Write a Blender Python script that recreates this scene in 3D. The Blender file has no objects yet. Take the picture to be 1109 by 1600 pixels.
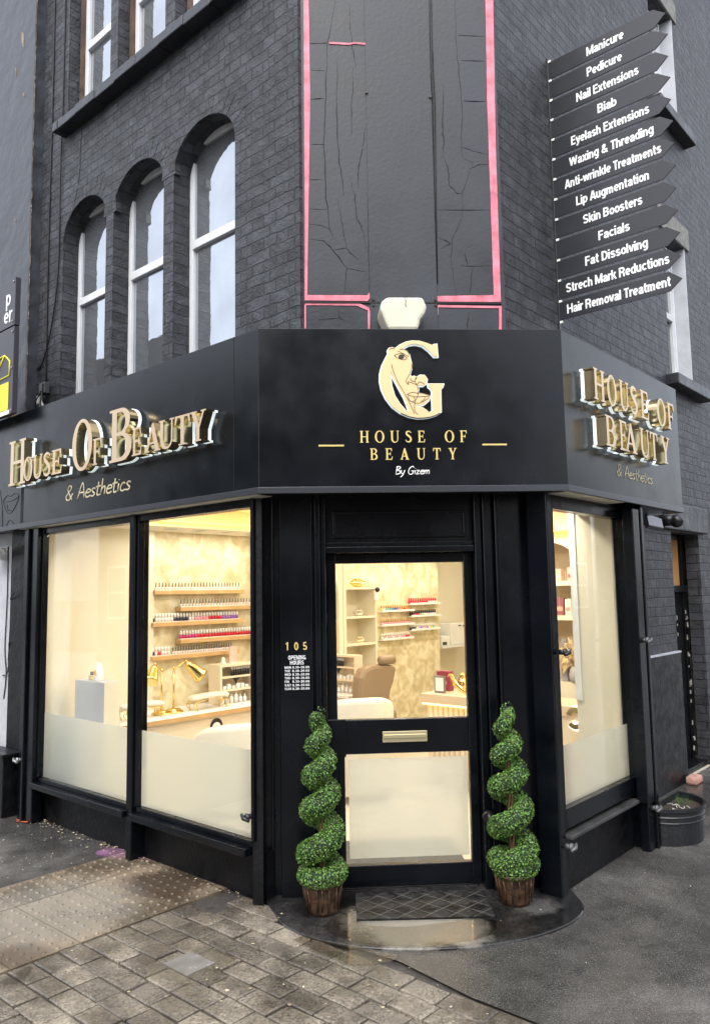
import bpy, bmesh, math, random
from mathutils import Vector, Matrix
S = bpy.context.scene
COL = S.collection
rad = math.radians
random.seed(7)

# ------------------------------------------------------------------ camera, sky, sun, exposure
cam = bpy.data.cameras.new('camera'); co = bpy.data.objects.new('camera', cam); COL.objects.link(co); S.camera = co
cam.sensor_fit = 'VERTICAL'; cam.sensor_height = 36; cam.lens = 1206.62/1600*36
cam.clip_start = .05; cam.clip_end = 2000
YAW, PIT, ROL = .06198, .10484, -.01734
fw = Vector((math.sin(YAW)*math.cos(PIT), math.cos(YAW)*math.cos(PIT), math.sin(PIT)))
r0 = Vector((math.cos(YAW), -math.sin(YAW), 0)); u0 = r0.cross(fw)
rr = r0*math.cos(ROL)+u0*math.sin(ROL); uu = -r0*math.sin(ROL)+u0*math.cos(ROL)
M = Matrix((rr, uu, -fw)).transposed().to_4x4(); M.translation = Vector((-.5671, -3.9989, 1.58)); co.matrix_world = M

W = bpy.data.worlds.new('World'); S.world = W; W.use_nodes = True
wn = W.node_tree.nodes; wl = W.node_tree.links
sky = wn.new('ShaderNodeTexSky'); sky.sky_type = 'NISHITA'; sky.sun_disc = False
sky.sun_elevation = rad(52); sky.sun_rotation = rad(200); sky.dust_density = 4; sky.air_density = 1.0
hs = wn.new('ShaderNodeHueSaturation'); hs.inputs['Saturation'].default_value = .42
veil = wn.new('ShaderNodeMix'); veil.data_type = 'RGBA'; veil.blend_type = 'ADD'; veil.inputs[0].default_value = 1; veil.inputs[7].default_value = (2.3, 2.42, 2.65, 1)   # even cloud cover
wl.new(sky.outputs[0], hs.inputs['Color']); wl.new(hs.outputs[0], veil.inputs[6]); wl.new(veil.outputs[2], wn['Background'].inputs[0])
wn['Background'].inputs[1].default_value = .15
sl = bpy.data.lights.new('sun', 'SUN'); sl.energy = .6; sl.angle = rad(60); sl.color = (1, .97, .93)
so = bpy.data.objects.new('sun', sl); COL.objects.link(so)
so.rotation_euler = (rad(38), 0, rad(-20))
S.view_settings.view_transform = 'Standard'; S.view_settings.look = 'None'
S.view_settings.exposure = .95; S.view_settings.gamma = 1
S.cycles.max_bounces = 10; S.cycles.transparent_max_bounces = 16; S.cycles.sample_clamp_indirect = 4

# ------------------------------------------------------------------ frames: L = left street front, R = right street front, C = corner
s = math.sqrt(.5); A0 = .81715
dL = Vector((-s, s, 0)); nL = Vector((s, s, 0)); dR = Vector((s, s, 0)); nR = Vector((-s, s, 0))
A = Vector((-A0, 0, 0)); B = Vector((A0, 0, 0)); Z = Vector((0, 0, 1))
def fL(t, o, z): return A+dL*t+nL*o+Z*z
def fR(t, o, z): return B+dR*t+nR*o+Z*z
def fC(x, y, z): return Vector((x, y, z))

# ------------------------------------------------------------------ materials
MATS = {}
def mat(name, col, rough=.5, metal=0, spec=.5, var=0, vscale=8, bump=0, bscale=60, emit=0, ecol=None, rvar=0, coat=0, island=0):
    if name in MATS: return MATS[name]
    m = bpy.data.materials.new(name); m.use_nodes = True; MATS[name] = m
    n = m.node_tree.nodes; l = m.node_tree.links; p = n['Principled BSDF']
    p.inputs['Base Color'].default_value = (*col, 1); p.inputs['Roughness'].default_value = rough
    p.inputs['Metallic'].default_value = metal; p.inputs['Specular IOR Level'].default_value = spec
    p.inputs['Coat Weight'].default_value = coat
    tc = n.new('ShaderNodeTexCoord')
    if var or rvar:
        nz = n.new('ShaderNodeTexNoise'); nz.inputs['Scale'].default_value = vscale; nz.inputs['Detail'].default_value = 6
        l.new(tc.outputs['Object'], nz.inputs['Vector'])
        if var:
            r = n.new('ShaderNodeMapRange'); r.inputs[1].default_value = .3; r.inputs[2].default_value = .7
            r.inputs[3].default_value = 1-var; r.inputs[4].default_value = 1+var
            l.new(nz.outputs[0], r.inputs[0])
            mx = n.new('ShaderNodeMix'); mx.data_type = 'RGBA'; mx.blend_type = 'MULTIPLY'; mx.inputs[0].default_value = 1
            mx.inputs[6].default_value = (*col, 1); l.new(r.outputs[0], mx.inputs[7]); l.new(mx.outputs[2], p.inputs['Base Color'])
        if rvar:
            r = n.new('ShaderNodeMapRange'); r.inputs[1].default_value = .3; r.inputs[2].default_value = .7
            r.inputs[3].default_value = max(.03, rough-rvar); r.inputs[4].default_value = rough+rvar
            l.new(nz.outputs[0], r.inputs[0]); l.new(r.outputs[0], p.inputs['Roughness'])
    if island:
        g = n.new('ShaderNodeNewGeometry'); h = n.new('ShaderNodeHueSaturation'); h.inputs['Color'].default_value = (*col, 1)
        r = n.new('ShaderNodeMapRange'); r.inputs[3].default_value = 1-island; r.inputs[4].default_value = 1+island
        l.new(g.outputs['Random Per Island'], r.inputs[0]); l.new(r.outputs[0], h.inputs['Value'])
        r2 = n.new('ShaderNodeMapRange'); r2.inputs[3].default_value = .485; r2.inputs[4].default_value = .525
        l.new(g.outputs['Random Per Island'], r2.inputs[0]); l.new(r2.outputs[0], h.inputs['Hue'])
        l.new(h.outputs[0], p.inputs['Base Color'])
    if bump:
        nz = n.new('ShaderNodeTexNoise'); nz.inputs['Scale'].default_value = bscale; nz.inputs['Detail'].default_value = 5
        l.new(tc.outputs['Object'], nz.inputs['Vector'])
        b = n.new('ShaderNodeBump'); b.inputs['Strength'].default_value = 1; b.inputs['Distance'].default_value = bump
        l.new(nz.outputs[0], b.inputs['Height']); l.new(b.outputs[0], p.inputs['Normal'])
    if emit:
        p.inputs['Emission Color'].default_value = (*(ecol or col), 1); p.inputs['Emission Strength'].default_value = emit
    return m
def nt(m): return m.node_tree.nodes, m.node_tree.links, m.node_tree.nodes['Principled BSDF']

def brick_mat(name, col, var, bw=.225, rh=.075, joint=.006, depth=.014, wob=.013, rough=.46):
    m = mat(name, col, rough, spec=.4); n, l, p = nt(m)
    uv = n.new('ShaderNodeUVMap'); uv.uv_map = 'UVMap'
    tc = n.new('ShaderNodeTexCoord')
    wz = n.new('ShaderNodeTexNoise'); wz.inputs['Scale'].default_value = 6; wz.inputs['Detail'].default_value = 4
    l.new(tc.outputs['Object'], wz.inputs['Vector'])
    sb = n.new('ShaderNodeVectorMath'); sb.operation = 'SUBTRACT'; sb.inputs[1].default_value = (.5, .5, .5); l.new(wz.outputs['Color'], sb.inputs[0])
    sc = n.new('ShaderNodeVectorMath'); sc.operation = 'SCALE'; sc.inputs['Scale'].default_value = wob*3; l.new(sb.outputs[0], sc.inputs[0])
    ad = n.new('ShaderNodeVectorMath'); l.new(uv.outputs[0], ad.inputs[0]); l.new(sc.outputs[0], ad.inputs[1])
    bt = n.new('ShaderNodeTexBrick'); bt.inputs['Scale'].default_value = 1; bt.inputs['Brick Width'].default_value = bw
    bt.inputs['Row Height'].default_value = rh; bt.inputs['Mortar Size'].default_value = joint; bt.inputs['Mortar Smooth'].default_value = .45
    bt.inputs['Bias'].default_value = 0; bt.squash = .5; bt.squash_frequency = 2
    bt.inputs['Color1'].default_value = (*[c*(1-var) for c in col], 1); bt.inputs['Color2'].default_value = (*[c*(1+var) for c in col], 1)
    bt.inputs['Mortar'].default_value = (*[c*.5 for c in col], 1)
    l.new(ad.outputs[0], bt.inputs['Vector'])
    n2 = n.new('ShaderNodeTexNoise'); n2.inputs['Scale'].default_value = 45; n2.inputs['Detail'].default_value = 6; n2.inputs['Roughness'].default_value = .65
    l.new(tc.outputs['Object'], n2.inputs['Vector'])
    n3 = n.new('ShaderNodeTexNoise'); n3.inputs['Scale'].default_value = 9; n3.inputs['Detail'].default_value = 5
    l.new(tc.outputs['Object'], n3.inputs['Vector'])
    # pits and chips
    vo = n.new('ShaderNodeTexVoronoi'); vo.inputs['Scale'].default_value = 26; l.new(tc.outputs['Object'], vo.inputs['Vector'])
    pit = n.new('ShaderNodeMapRange'); pit.inputs[1].default_value = .05; pit.inputs[2].default_value = .16; l.new(vo.outputs['Distance'], pit.inputs[0])
    lum = n.new('ShaderNodeRGBToBW'); l.new(bt.outputs['Color'], lum.inputs[0])
    h = n.new('ShaderNodeMath'); h.operation = 'MULTIPLY_ADD'; h.inputs[1].default_value = -1; h.inputs[2].default_value = 1; l.new(bt.outputs['Fac'], h.inputs[0])
    def madd(a, k, b):
        q = n.new('ShaderNodeMath'); q.operation = 'MULTIPLY_ADD'; q.inputs[1].default_value = k; l.new(a, q.inputs[0]); l.new(b, q.inputs[2]); return q.outputs[0]
    hh = madd(n2.outputs[0], .8, h.outputs[0]); hh = madd(n3.outputs[0], 1.5, hh); hh = madd(lum.outputs[0], 5.0, hh); hh = madd(pit.outputs[0], .28, hh)
    b = n.new('ShaderNodeBump'); b.inputs['Distance'].default_value = depth; b.inputs['Strength'].default_value = 1
    l.new(hh, b.inputs['Height']); l.new(b.outputs[0], p.inputs['Normal'])
    rg = n.new('ShaderNodeMapRange'); rg.inputs[1].default_value = .3; rg.inputs[2].default_value = .75; rg.inputs[3].default_value = .6; rg.inputs[4].default_value = 1.5
    l.new(n3.outputs[0], rg.inputs[0])
    mx = n.new('ShaderNodeMix'); mx.data_type = 'RGBA'; mx.blend_type = 'MULTIPLY'; mx.inputs[0].default_value = 1
    l.new(bt.outputs['Color'], mx.inputs[6]); l.new(rg.outputs[0], mx.inputs[7]); l.new(mx.outputs[2], p.inputs['Base Color'])
    rr_ = n.new('ShaderNodeMapRange'); rr_.inputs[3].default_value = rough-.12; rr_.inputs[4].default_value = rough+.2
    l.new(n2.outputs[0], rr_.inputs[0]); l.new(rr_.outputs[0], p.inputs['Roughness'])
    return m

BR = brick_mat('painted_brick', (.038, .041, .049), .28)
BR2 = brick_mat('painted_brick_side', (.045, .047, .054), .2, wob=.006, depth=.009, rough=.46)
PAINT = mat('black_gloss_paint', (.0025, .0035, .0055), .24, spec=.3, var=.3, vscale=3, bump=.0007, bscale=22, rvar=.08)
PAINT2 = mat('black_worn_paint', (.004, .0043, .0055), .38, spec=.25, var=.5, vscale=14, bump=.003, bscale=40, rvar=.12)
FASC = mat('fascia_panel', (.0022, .0038, .006), .24, spec=.38, var=.15, vscale=5, rvar=.05)
RENDR = mat('painted_render', (.026, .029, .036), .42, var=.22, vscale=4, bump=.006, bscale=14, rvar=.1)
NRENDR = mat('neighbour_render', (.04, .045, .056), .45, var=.4, vscale=5, bump=.02, bscale=5, rvar=.1)
PINKM = mat('pink_paint', (.66, .18, .24), .55, var=.4, vscale=11, bump=.002, bscale=30)
CRK = mat('crack_paint', (.008, .008, .01), .7)
WHITE = mat('white_upvc', (.66, .68, .7), .3, var=.05, vscale=10)
WHWALL = mat('white_painted_wall', (.5, .52, .56), .55, var=.12, vscale=6, bump=.004, bscale=20)
STONE = mat('pale_stone', (.55, .53, .46), .55, var=.1, vscale=20)
LINTEL = mat('grey_stone', (.2, .2, .18), .7, var=.3, vscale=20, bump=.006, bscale=30)
GOLD = mat('brushed_gold', (.8, .66, .4), .16, metal=1, var=.08, vscale=20)
GOLDF = mat('satin_gold_face', (.7, .55, .38), .36, metal=.5)
GOLDP = mat('gold_vinyl', (.72, .55, .2), .4, metal=.3)
GOLDL = mat('logo_gold', (.72, .54, .29), .45, metal=.2)
CREAMV = mat('cream_vinyl', (.62, .55, .36), .5)
HALO = mat('white_acrylic', (.85, .9, .92), .3, emit=.3, ecol=(.8, .95, 1))
DARKL = mat('dark_line', (.03, .02, .015), .6)
TXTW = mat('white_lettering', (.85, .86, .88), .4)
BLADE = mat('dark_blade', (.02, .022, .028), .34, spec=.5, rvar=.06)
METAL = mat('steel', (.26, .26, .27), .45, metal=.8)
GREYM = mat('grey_metal', (.12, .12, .125), .5, metal=.5)
BLKP = mat('black_plastic', (.012, .012, .014), .35)
YELL = mat('yellow_panel', (.85, .78, .02), .4)
SIGNB = mat('sign_purple_black', (.035, .033, .045), .4)
WOOD = mat('raw_batten', (.5, .3, .17), .6, var=.2, vscale=10, bump=.002)
OAK = mat('shelf_oak', (.58, .36, .15), .5, var=.12, vscale=6)
SOFF = mat('soffit_board', (.52, .5, .42), .5, var=.15, vscale=6)
CREAM = mat('cream_wall', (.8, .73, .56), .6, var=.03, vscale=3)
CREAM2 = mat('cream_furniture', (.8, .68, .5), .45)
BEIGE = mat('beige_top', (.68, .53, .36), .45)
WHT = mat('white_satin', (.85, .84, .8), .35)
CEIL = mat('ceiling_paint', (.86, .8, .68), .7)
FLOORM = mat('interior_floor', (.6, .54, .44), .35, var=.06, vscale=4)
FAB = mat('cream_leather', (.8, .72, .58), .45, bump=.002, bscale=30)
TAUPE = mat('taupe_leather', (.27, .19, .115), .4, bump=.001, bscale=50)
BRASS = mat('polished_brass', (.83, .62, .22), .18, metal=1)
PEDM = mat('grey_pedestal', (.42, .42, .43), .5)
LEAF = mat('boxwood_leaf', (.105, .19, .035), .32, island=.85)
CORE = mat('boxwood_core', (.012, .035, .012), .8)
TWIG = mat('brown_twig', (.14, .07, .035), .7, var=.4, vscale=30)
POT = mat('bronze_bark_pot', (.062, .034, .018), .38, metal=.35, var=.7, vscale=22, bump=.012, bscale=22)
MATM = mat('mat_rubber', (.007, .007, .008), .42, spec=.3, bump=.002, bscale=120)
MATL = mat('mat_line', (.2, .2, .2), .5)
TUB = mat('black_tub', (.012, .013, .016), .38, bump=.006, bscale=30, rvar=.1)
SOIL = mat('soil', (.035, .028, .018), .9, var=.5, vscale=30, bump=.02, bscale=30)
GRASS = mat('green_sprig', (.09, .2, .03), .5)
PBRICK = mat('pink_brick', (.5, .27, .22), .7, var=.2, vscale=20, bump=.006)
LITTER = mat('leaf_litter', (.42, .34, .22), .7, island=.5)
CHIP = mat('pale_litter', (.4, .38, .34), .7)

def facing_fresnel(n, l, f0, k=1.0):
    g = n.new('ShaderNodeLayerWeight'); g.inputs[0].default_value = .5
    p = n.new('ShaderNodeMath'); p.operation = 'POWER'; p.inputs[1].default_value = 5; l.new(g.outputs['Facing'], p.inputs[0])
    q = n.new('ShaderNodeMath'); q.operation = 'MULTIPLY_ADD'; q.inputs[1].default_value = k-f0; q.inputs[2].default_value = f0; l.new(p.outputs[0], q.inputs[0]); return q.outputs[0]
def glass_mat(name, tint=(.97, .98, .97), ior=1.45, rough=0.0):
    m = bpy.data.materials.new(name); m.use_nodes = True; n, l = m.node_tree.nodes, m.node_tree.links
    for q in list(n):
        if q.type != 'OUTPUT_MATERIAL': n.remove(q)
    t = n.new('ShaderNodeBsdfTransparent'); t.inputs[0].default_value = (*tint, 1)
    g = n.new('ShaderNodeBsdfGlossy'); g.inputs['Roughness'].default_value = rough
    mx = n.new('ShaderNodeMixShader'); l.new(facing_fresnel(n, l, .05), mx.inputs[0]); l.new(t.outputs[0], mx.inputs[1]); l.new(g.outputs[0], mx.inputs[2])
    l.new(mx.outputs[0], n['Material Output'].inputs[0]); return m
GLASS = glass_mat('shop_glass')
def film_mat():
    m = bpy.data.materials.new('frosted_film'); m.use_nodes = True; n, l = m.node_tree.nodes, m.node_tree.links
    for q in list(n):
        if q.type != 'OUTPUT_MATERIAL': n.remove(q)
    tr = n.new('ShaderNodeBsdfTranslucent'); tr.inputs[0].default_value = (.80, .86, .88, 1)
    df = n.new('ShaderNodeBsdfDiffuse'); df.inputs[0].default_value = (.8, .8, .76, 1)
    rf = n.new('ShaderNodeBsdfRefraction'); rf.inputs['Roughness'].default_value = .32; rf.inputs['IOR'].default_value = 1.12; rf.inputs[0].default_value = (.95, .94, .9, 1)
    a = n.new('ShaderNodeMixShader'); a.inputs[0].default_value = .3; l.new(tr.outputs[0], a.inputs[1]); l.new(df.outputs[0], a.inputs[2])
    b = n.new('ShaderNodeMixShader'); b.inputs[0].default_value = .45; l.new(a.outputs[0], b.inputs[1]); l.new(rf.outputs[0], b.inputs[2])
    l.new(b.outputs[0], n['Material Output'].inputs[0]); return m
FILM = film_mat()
UPANE = mat('reflective_upper_glass', (.42, .45, .49), .03, metal=.8, spec=.9, var=.1, vscale=3, bump=.0035, bscale=2.2)
UPANE2 = mat('dull_side_glass', (.10, .12, .13), .05, spec=.8)

def gold_wall():
    m = mat('gold_marble', (.7, .58, .34), .42); n, l, p = nt(m)
    tc = n.new('ShaderNodeTexCoord')
    a = n.new('ShaderNodeTexNoise'); a.inputs['Scale'].default_value = 7.5; a.inputs['Detail'].default_value = 8; a.inputs['Distortion'].default_value = .9
    l.new(tc.outputs['Object'], a.inputs['Vector'])
    c = n.new('ShaderNodeValToRGB'); e = c.color_ramp.elements
    e[0].position = .32; e[0].color = (.56, .46, .26, 1); e[1].position = .7; e[1].color = (.86, .81, .62, 1)
    x = e.new(.46); x.color = (.68, .58, .36, 1); x = e.new(.56); x.color = (.78, .70, .47, 1)
    l.new(a.outputs[0], c.inputs[0]); l.new(c.outputs[0], p.inputs['Base Color'])
    b = n.new('ShaderNodeBump'); b.inputs['Distance'].default_value = .006; l.new(a.outputs[0], b.inputs['Height']); l.new(b.outputs[0], p.inputs['Normal'])
    return m
GWALL = gold_wall()
PANELM = mat('painted_panel', (.025, .029, .037), .42, spec=.4, var=.4, vscale=2.6, bump=.0012, bscale=40, rvar=.1)
LINER = CREAM

# ------------------------------------------------------------------ mesh builder
ORG = {}
def curve_fill(loops, depth=0, off=0, bevel=0):
    cu = bpy.data.curves.new('tmp', 'CURVE'); cu.dimensions = '2D'; cu.fill_mode = 'BOTH'
    cu.extrude = depth/2; cu.offset = off; cu.bevel_depth = bevel
    for lp in loops:
        sp = cu.splines.new('POLY'); sp.points.add(len(lp)-1)
        for q, (x, y) in zip(sp.points, lp): q.co = (x, y, 0, 1)
        sp.use_cyclic_u = True
    return conv(cu)
def conv(cu):
    ob = bpy.data.objects.new('tmp', cu); COL.objects.link(ob)
    dg = bpy.context.evaluated_depsgraph_get(); dg.update()
    me = bpy.data.meshes.new_from_object(ob.evaluated_get(dg))
    v = [tuple(q.co) for q in me.vertices]; f = [tuple(q.vertices) for q in me.polygons]
    bpy.data.objects.remove(ob); bpy.data.curves.remove(cu); bpy.data.meshes.remove(me)
    return v, f
def text_fill(body, size, depth=.003, off=0, align='LEFT', spacing=1, line=1):
    cu = bpy.data.curves.new('tmp', 'FONT'); cu.body = body; cu.size = size; cu.extrude = depth/2; cu.offset = off
    cu.align_x = align; cu.space_character = spacing; cu.space_line = line; cu.resolution_u = 4
    return conv(cu)

class MB:
    def __init__(self, frame=fC): self.v = []; self.f = []; self.m = []; self.fr = frame; self.sm = []
    def add(self, vs, fs, mi=0, smooth=False):
        k = len(self.v); self.v += [tuple(q) for q in vs]; self.f += [tuple(i+k for i in f) for f in fs]
        self.m += [mi]*len(fs); self.sm += [smooth]*len(fs); return self
    def box(self, a0, a1, b0, b1, c0, c1, mi=0):
        vs = [(a, b, c) for c in (c0, c1) for a, b in ((a0, b0), (a1, b0), (a1, b1), (a0, b1))]
        return self.add(vs, [(0, 1, 2, 3), (4, 5, 6, 7), (0, 1, 5, 4), (1, 2, 6, 5), (2, 3, 7, 6), (3, 0, 4, 7)], mi)
    def cyl(self, x, y, z0, z1, r0, r1=None, n=16, mi=0, smooth=True, cap=True):
        return self.lathe(x, y, [(r0, z0), (r1 if r1 is not None else r0, z1)], n, mi, cap, smooth)
    def lathe(self, x, y, prof, n=24, mi=0, cap=True, smooth=True):
        vs = []; fs = []
        for r, z in prof:
            for i in range(n):
                q = 2*math.pi*i/n; vs.append((x+r*math.cos(q), y+r*math.sin(q), z))
        for k in range(len(prof)-1):
            for i in range(n):
                j = (i+1) % n; fs.append((k*n+i, k*n+j, (k+1)*n+j, (k+1)*n+i))
        self.add(vs, fs, mi, smooth)
        if cap:
            b = len(self.v)-len(vs)
            self.f += [tuple(b+i for i in range(n)), tuple(b+(len(prof)-1)*n+i for i in range(n))]; self.m += [mi]*2; self.sm += [False]*2
        return self
    def disc_axis(self, p, ax, r, h, n=20, mi=0, r2=None):   # short cylinder along axis 0/1/2
        r2 = r if r2 is None else r2; vs = []
        for k, (d, q) in enumerate(((0, r), (h, r2))):
            for i in range(n):
                w = 2*math.pi*i/n; c = [q*math.cos(w), q*math.sin(w)]; c.insert(ax, d); vs.append((p[0]+c[0], p[1]+c[1], p[2]+c[2]))
        fs = [(i, (i+1) % n, n+(i+1) % n, n+i) for i in range(n)]
        self.add(vs, fs, mi, True); b = len(self.v)-2*n
        self.f += [tuple(b+i for i in range(n)), tuple(b+n+i for i in range(n))]; self.m += [mi]*2; self.sm += [False]*2; return self
    def prism(self, poly, c0, c1, mi=0):   # poly in (a,b), extruded along the third coordinate
        n = len(poly); vs = [(a, b, c0) for a, b in poly]+[(a, b, c1) for a, b in poly]
        return self.add(vs, [tuple(range(n)), tuple(range(n, 2*n))]+[(i, (i+1) % n, n+(i+1) % n, n+i) for i in range(n)], mi)
    def plate(self, poly, b0, b1, mi=0):   # poly in (a,c), extruded along b
        n = len(poly); vs = [(a, b0, c) for a, c in poly]+[(a, b1, c) for a, c in poly]
        return self.add(vs, [tuple(range(n)), tuple(range(n, 2*n))]+[(i, (i+1) % n, n+(i+1) % n, n+i) for i in range(n)], mi)
    def flat(self, vf, fx, mi=0, smooth=False):   # vf from curve_fill/text_fill, fx maps (x,y,z)->(a,b,c)
        return self.add([fx(*q) for q in vf[0]], vf[1], mi, smooth)
    def tube(self, path, r, n=8, mi=0, closed=False, squash=None):
        P = [Vector(q) for q in path]; k = len(P); R = r if isinstance(r, (list, tuple)) else [r]*k
        vs = []; fs = []; up = Vector((0, 0, 1)); prev = None
        for i in range(k):
            t = (P[min(i+1, k-1)]-P[max(i-1, 0)]).normalized()
            if prev is None:
                a = t.cross(up if abs(t.z) < .9 else Vector((1, 0, 0))).normalized()
            else:
                a = (prev-t*prev.dot(t)).normalized()
            prev = a; b = t.cross(a)
            for j in range(n):
                w = 2*math.pi*j/n; vs.append(P[i]+(a*math.cos(w)+b*math.sin(w))*R[i])
        for i in range(k-1):
            for j in range(n): fs.append((i*n+j, i*n+(j+1) % n, (i+1)*n+(j+1) % n, (i+1)*n+j))
        if squash: vs = [Vector(squash(q)) for q in vs]
        self.add(vs, fs, mi, True); b = len(self.v)-len(vs)
        self.f += [tuple(b+j for j in range(n)), tuple(b+(k-1)*n+j for j in range(n))]; self.m += [mi]*2; self.sm += [False]*2; return self
    def ball(self, c, r, n=12, mi=0, sz=1, sx=1, sy=1):
        vs = []; fs = []; h = n//2
        for i in range(h+1):
            ph = math.pi*i/h
            for j in range(n):
                w = 2*math.pi*j/n; vs.append((c[0]+sx*r*math.sin(ph)*math.cos(w), c[1]+sy*r*math.sin(ph)*math.sin(w), c[2]+sz*r*math.cos(ph)))
        for i in range(h):
            for j in range(n): fs.append((i*n+j, i*n+(j+1) % n, (i+1)*n+(j+1) % n, (i+1)*n+j))
        return self.add(vs, fs, mi, True)
    def build(self, name, mats, parent=None, bevel=0, uv=True, recalc=True, weld=False):
        if not isinstance(mats, (list, tuple)): mats = [mats]
        me = bpy.data.meshes.new(name)
        wv = [self.fr(*q) for q in self.v]
        if parent is None:
            lo = [min(q[i] for q in wv) for i in range(3)]; hi = [max(q[i] for q in wv) for i in range(3)]
            org = Vector(((lo[0]+hi[0])/2, (lo[1]+hi[1])/2, lo[2]))
        else: org = ORG[parent]
        me.from_pydata([tuple(q-org) for q in wv], [], self.f)
        for q in mats: me.materials.append(q)
        me.polygons.foreach_set('material_index', self.m); me.polygons.foreach_set('use_smooth', self.sm)
        if uv:
            L = me.uv_layers.new(name='UVMap')
            for pl in me.polygons:
                vv = [Vector(self.v[i]) for i in pl.vertices]
                nn = Vector((0, 0, 0))
                for i in range(len(vv)): nn += (vv[i]-vv[0]).cross(vv[(i+1) % len(vv)]-vv[0])
                ax = max(range(3), key=lambda i: abs(nn[i])); ij = ((1, 2), (0, 2), (0, 1))[ax]
                for li, q in zip(pl.loop_indices, vv): L.data[li].uv = (q[ij[0]], q[ij[1]])
        if recalc or weld:
            bm = bmesh.new(); bm.from_mesh(me)
            if weld: bmesh.ops.remove_doubles(bm, verts=bm.verts, dist=1e-5)
            bmesh.ops.recalc_face_normals(bm, faces=bm.faces); bm.to_mesh(me); bm.free()
        o = bpy.data.objects.new(name, me); COL.objects.link(o); ORG[o] = org
        if parent is None: o.location = org
        else: o.parent = parent
        if bevel:
            b = o.modifiers.new('bevel', 'BEVEL'); b.width = bevel; b.segments = 2; b.limit_method = 'ANGLE'; b.angle_limit = rad(40)
        return o
def tag(o, label, cat, group=None):
    o['label'] = label; o['category'] = cat
    if group: o['group'] = group
    return o
def struct(o, kind='structure'): o['kind'] = kind; return o
def thing(name, label, cat, loc=(0, 0, 0), group=None):
    o = bpy.data.objects.new(name, None); COL.objects.link(o); o.location = loc; ORG[o] = Vector(loc); o.empty_display_size = .1
    return tag(o, label, cat, group)
def copy_tree(o, delta, parent=None):
    c = o.copy(); COL.objects.link(c); ORG[c] = ORG[o]+Vector(delta)
    if parent is None: c.location = Vector(o.location)+Vector(delta)
    else: c.parent = parent
    for ch in list(o.children): copy_tree(ch, delta, c)
    return c

def smooth0(pts, k=5):
    out = []
    for (a, b), (c, d) in zip(pts, pts[1:]):
        for j in range(k): u = j/k; out.append((a+(c-a)*u+random.uniform(-.008, .008), b+(d-b)*u))
    return out+[pts[-1]]

# outlines on the corner panel (x, z in metres)
CRACKS=[[(-0.354, 5.301), (-0.407, 5.01), (-0.426, 4.664), (-0.44, 4.338), (-0.434, 4.032), (-0.41, 3.787), (-0.388, 3.73)], [(-0.269, 5.273), (-0.259, 5.014), (-0.233, 4.864)], [(-0.345, 4.921), (-0.358, 4.547), (-0.349, 4.222), (-0.33, 4.106), (-0.324, 4.004)], [(-0.248, 4.848), (-0.266, 4.578), (-0.266, 4.4)], [(-0.153, 5.017), (-0.166, 4.67), (-0.163, 4.255), (-0.176, 3.819), (-0.18, 3.376)], [(-0.181, 4.461), (-0.209, 4.284), (-0.231, 4.166), (-0.234, 4.049)], [(-0.281, 4.121), (-0.255, 4.005), (-0.25, 3.875), (-0.204, 3.775), (-0.192, 3.675)], [(-0.359, 3.989), (-0.34, 3.845), (-0.322, 3.731), (-0.309, 3.666)], [(-0.543, 3.728), (-0.445, 3.715), (-0.391, 3.658), (-0.311, 3.545), (-0.334, 3.375)], [(-0.391, 3.658), (-0.316, 3.673), (-0.242, 3.596)], [(-0.311, 3.545), (-0.195, 3.521)], [(-0.54, 3.821), (-0.458, 3.815), (-0.41, 3.787)], [(0.255, 5.321), (0.254, 4.937), (0.248, 4.56), (0.235, 4.351), (0.249, 4.116), (0.236, 3.896), (0.235, 3.464)], [(0.407, 5.326), (0.404, 5.018), (0.419, 4.79), (0.429, 4.534), (0.414, 4.34), (0.423, 4.266)], [(0.318, 4.757), (0.302, 4.472), (0.303, 4.353), (0.292, 4.264)], [(0.301, 4.279), (0.329, 4.176), (0.333, 4.088), (0.38, 4.03), (0.413, 4.03)], [(0.423, 4.266), (0.486, 4.23), (0.455, 4.148), (0.416, 4.045), (0.411, 3.884), (0.343, 3.738), (0.328, 3.608), (0.342, 3.48), (0.356, 3.38)], [(0.246, 3.752), (0.328, 3.709), (0.272, 3.673)], [(0.585, 4.225), (0.514, 4.223), (0.463, 4.193)], [(0.418, 4.34), (0.489, 4.312), (0.58, 4.291)], [(0.38, 3.566), (0.463, 3.564), (0.582, 3.568)], [(0.463, 3.564), (0.437, 3.395)], [(0.417, 3.652), (0.429, 3.573)], [(0.414, 5.087), (0.587, 5.084)], [(0.43, 4.916), (0.581, 4.916)], [(0.44, 4.644), (0.578, 4.643)], [(-0.52, 4.632), (-0.433, 4.641)], [(-0.523, 4.336), (-0.437, 4.338)], [(-0.52, 4.826), (-0.431, 4.825)], [(-0.518, 5.004), (-0.414, 5.01)], [(-0.533, 3.918), (-0.429, 3.916)], [(-0.534, 4.108), (-0.454, 4.108)], [(0.251, 3.923), (0.581, 3.927)], [(-0.486, 3.22), (-0.364, 3.232), (-0.323, 3.214)], [(-0.363, 3.284), (-0.359, 3.232)], [(0.426, 3.274), (0.415, 3.168)]]
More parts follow.
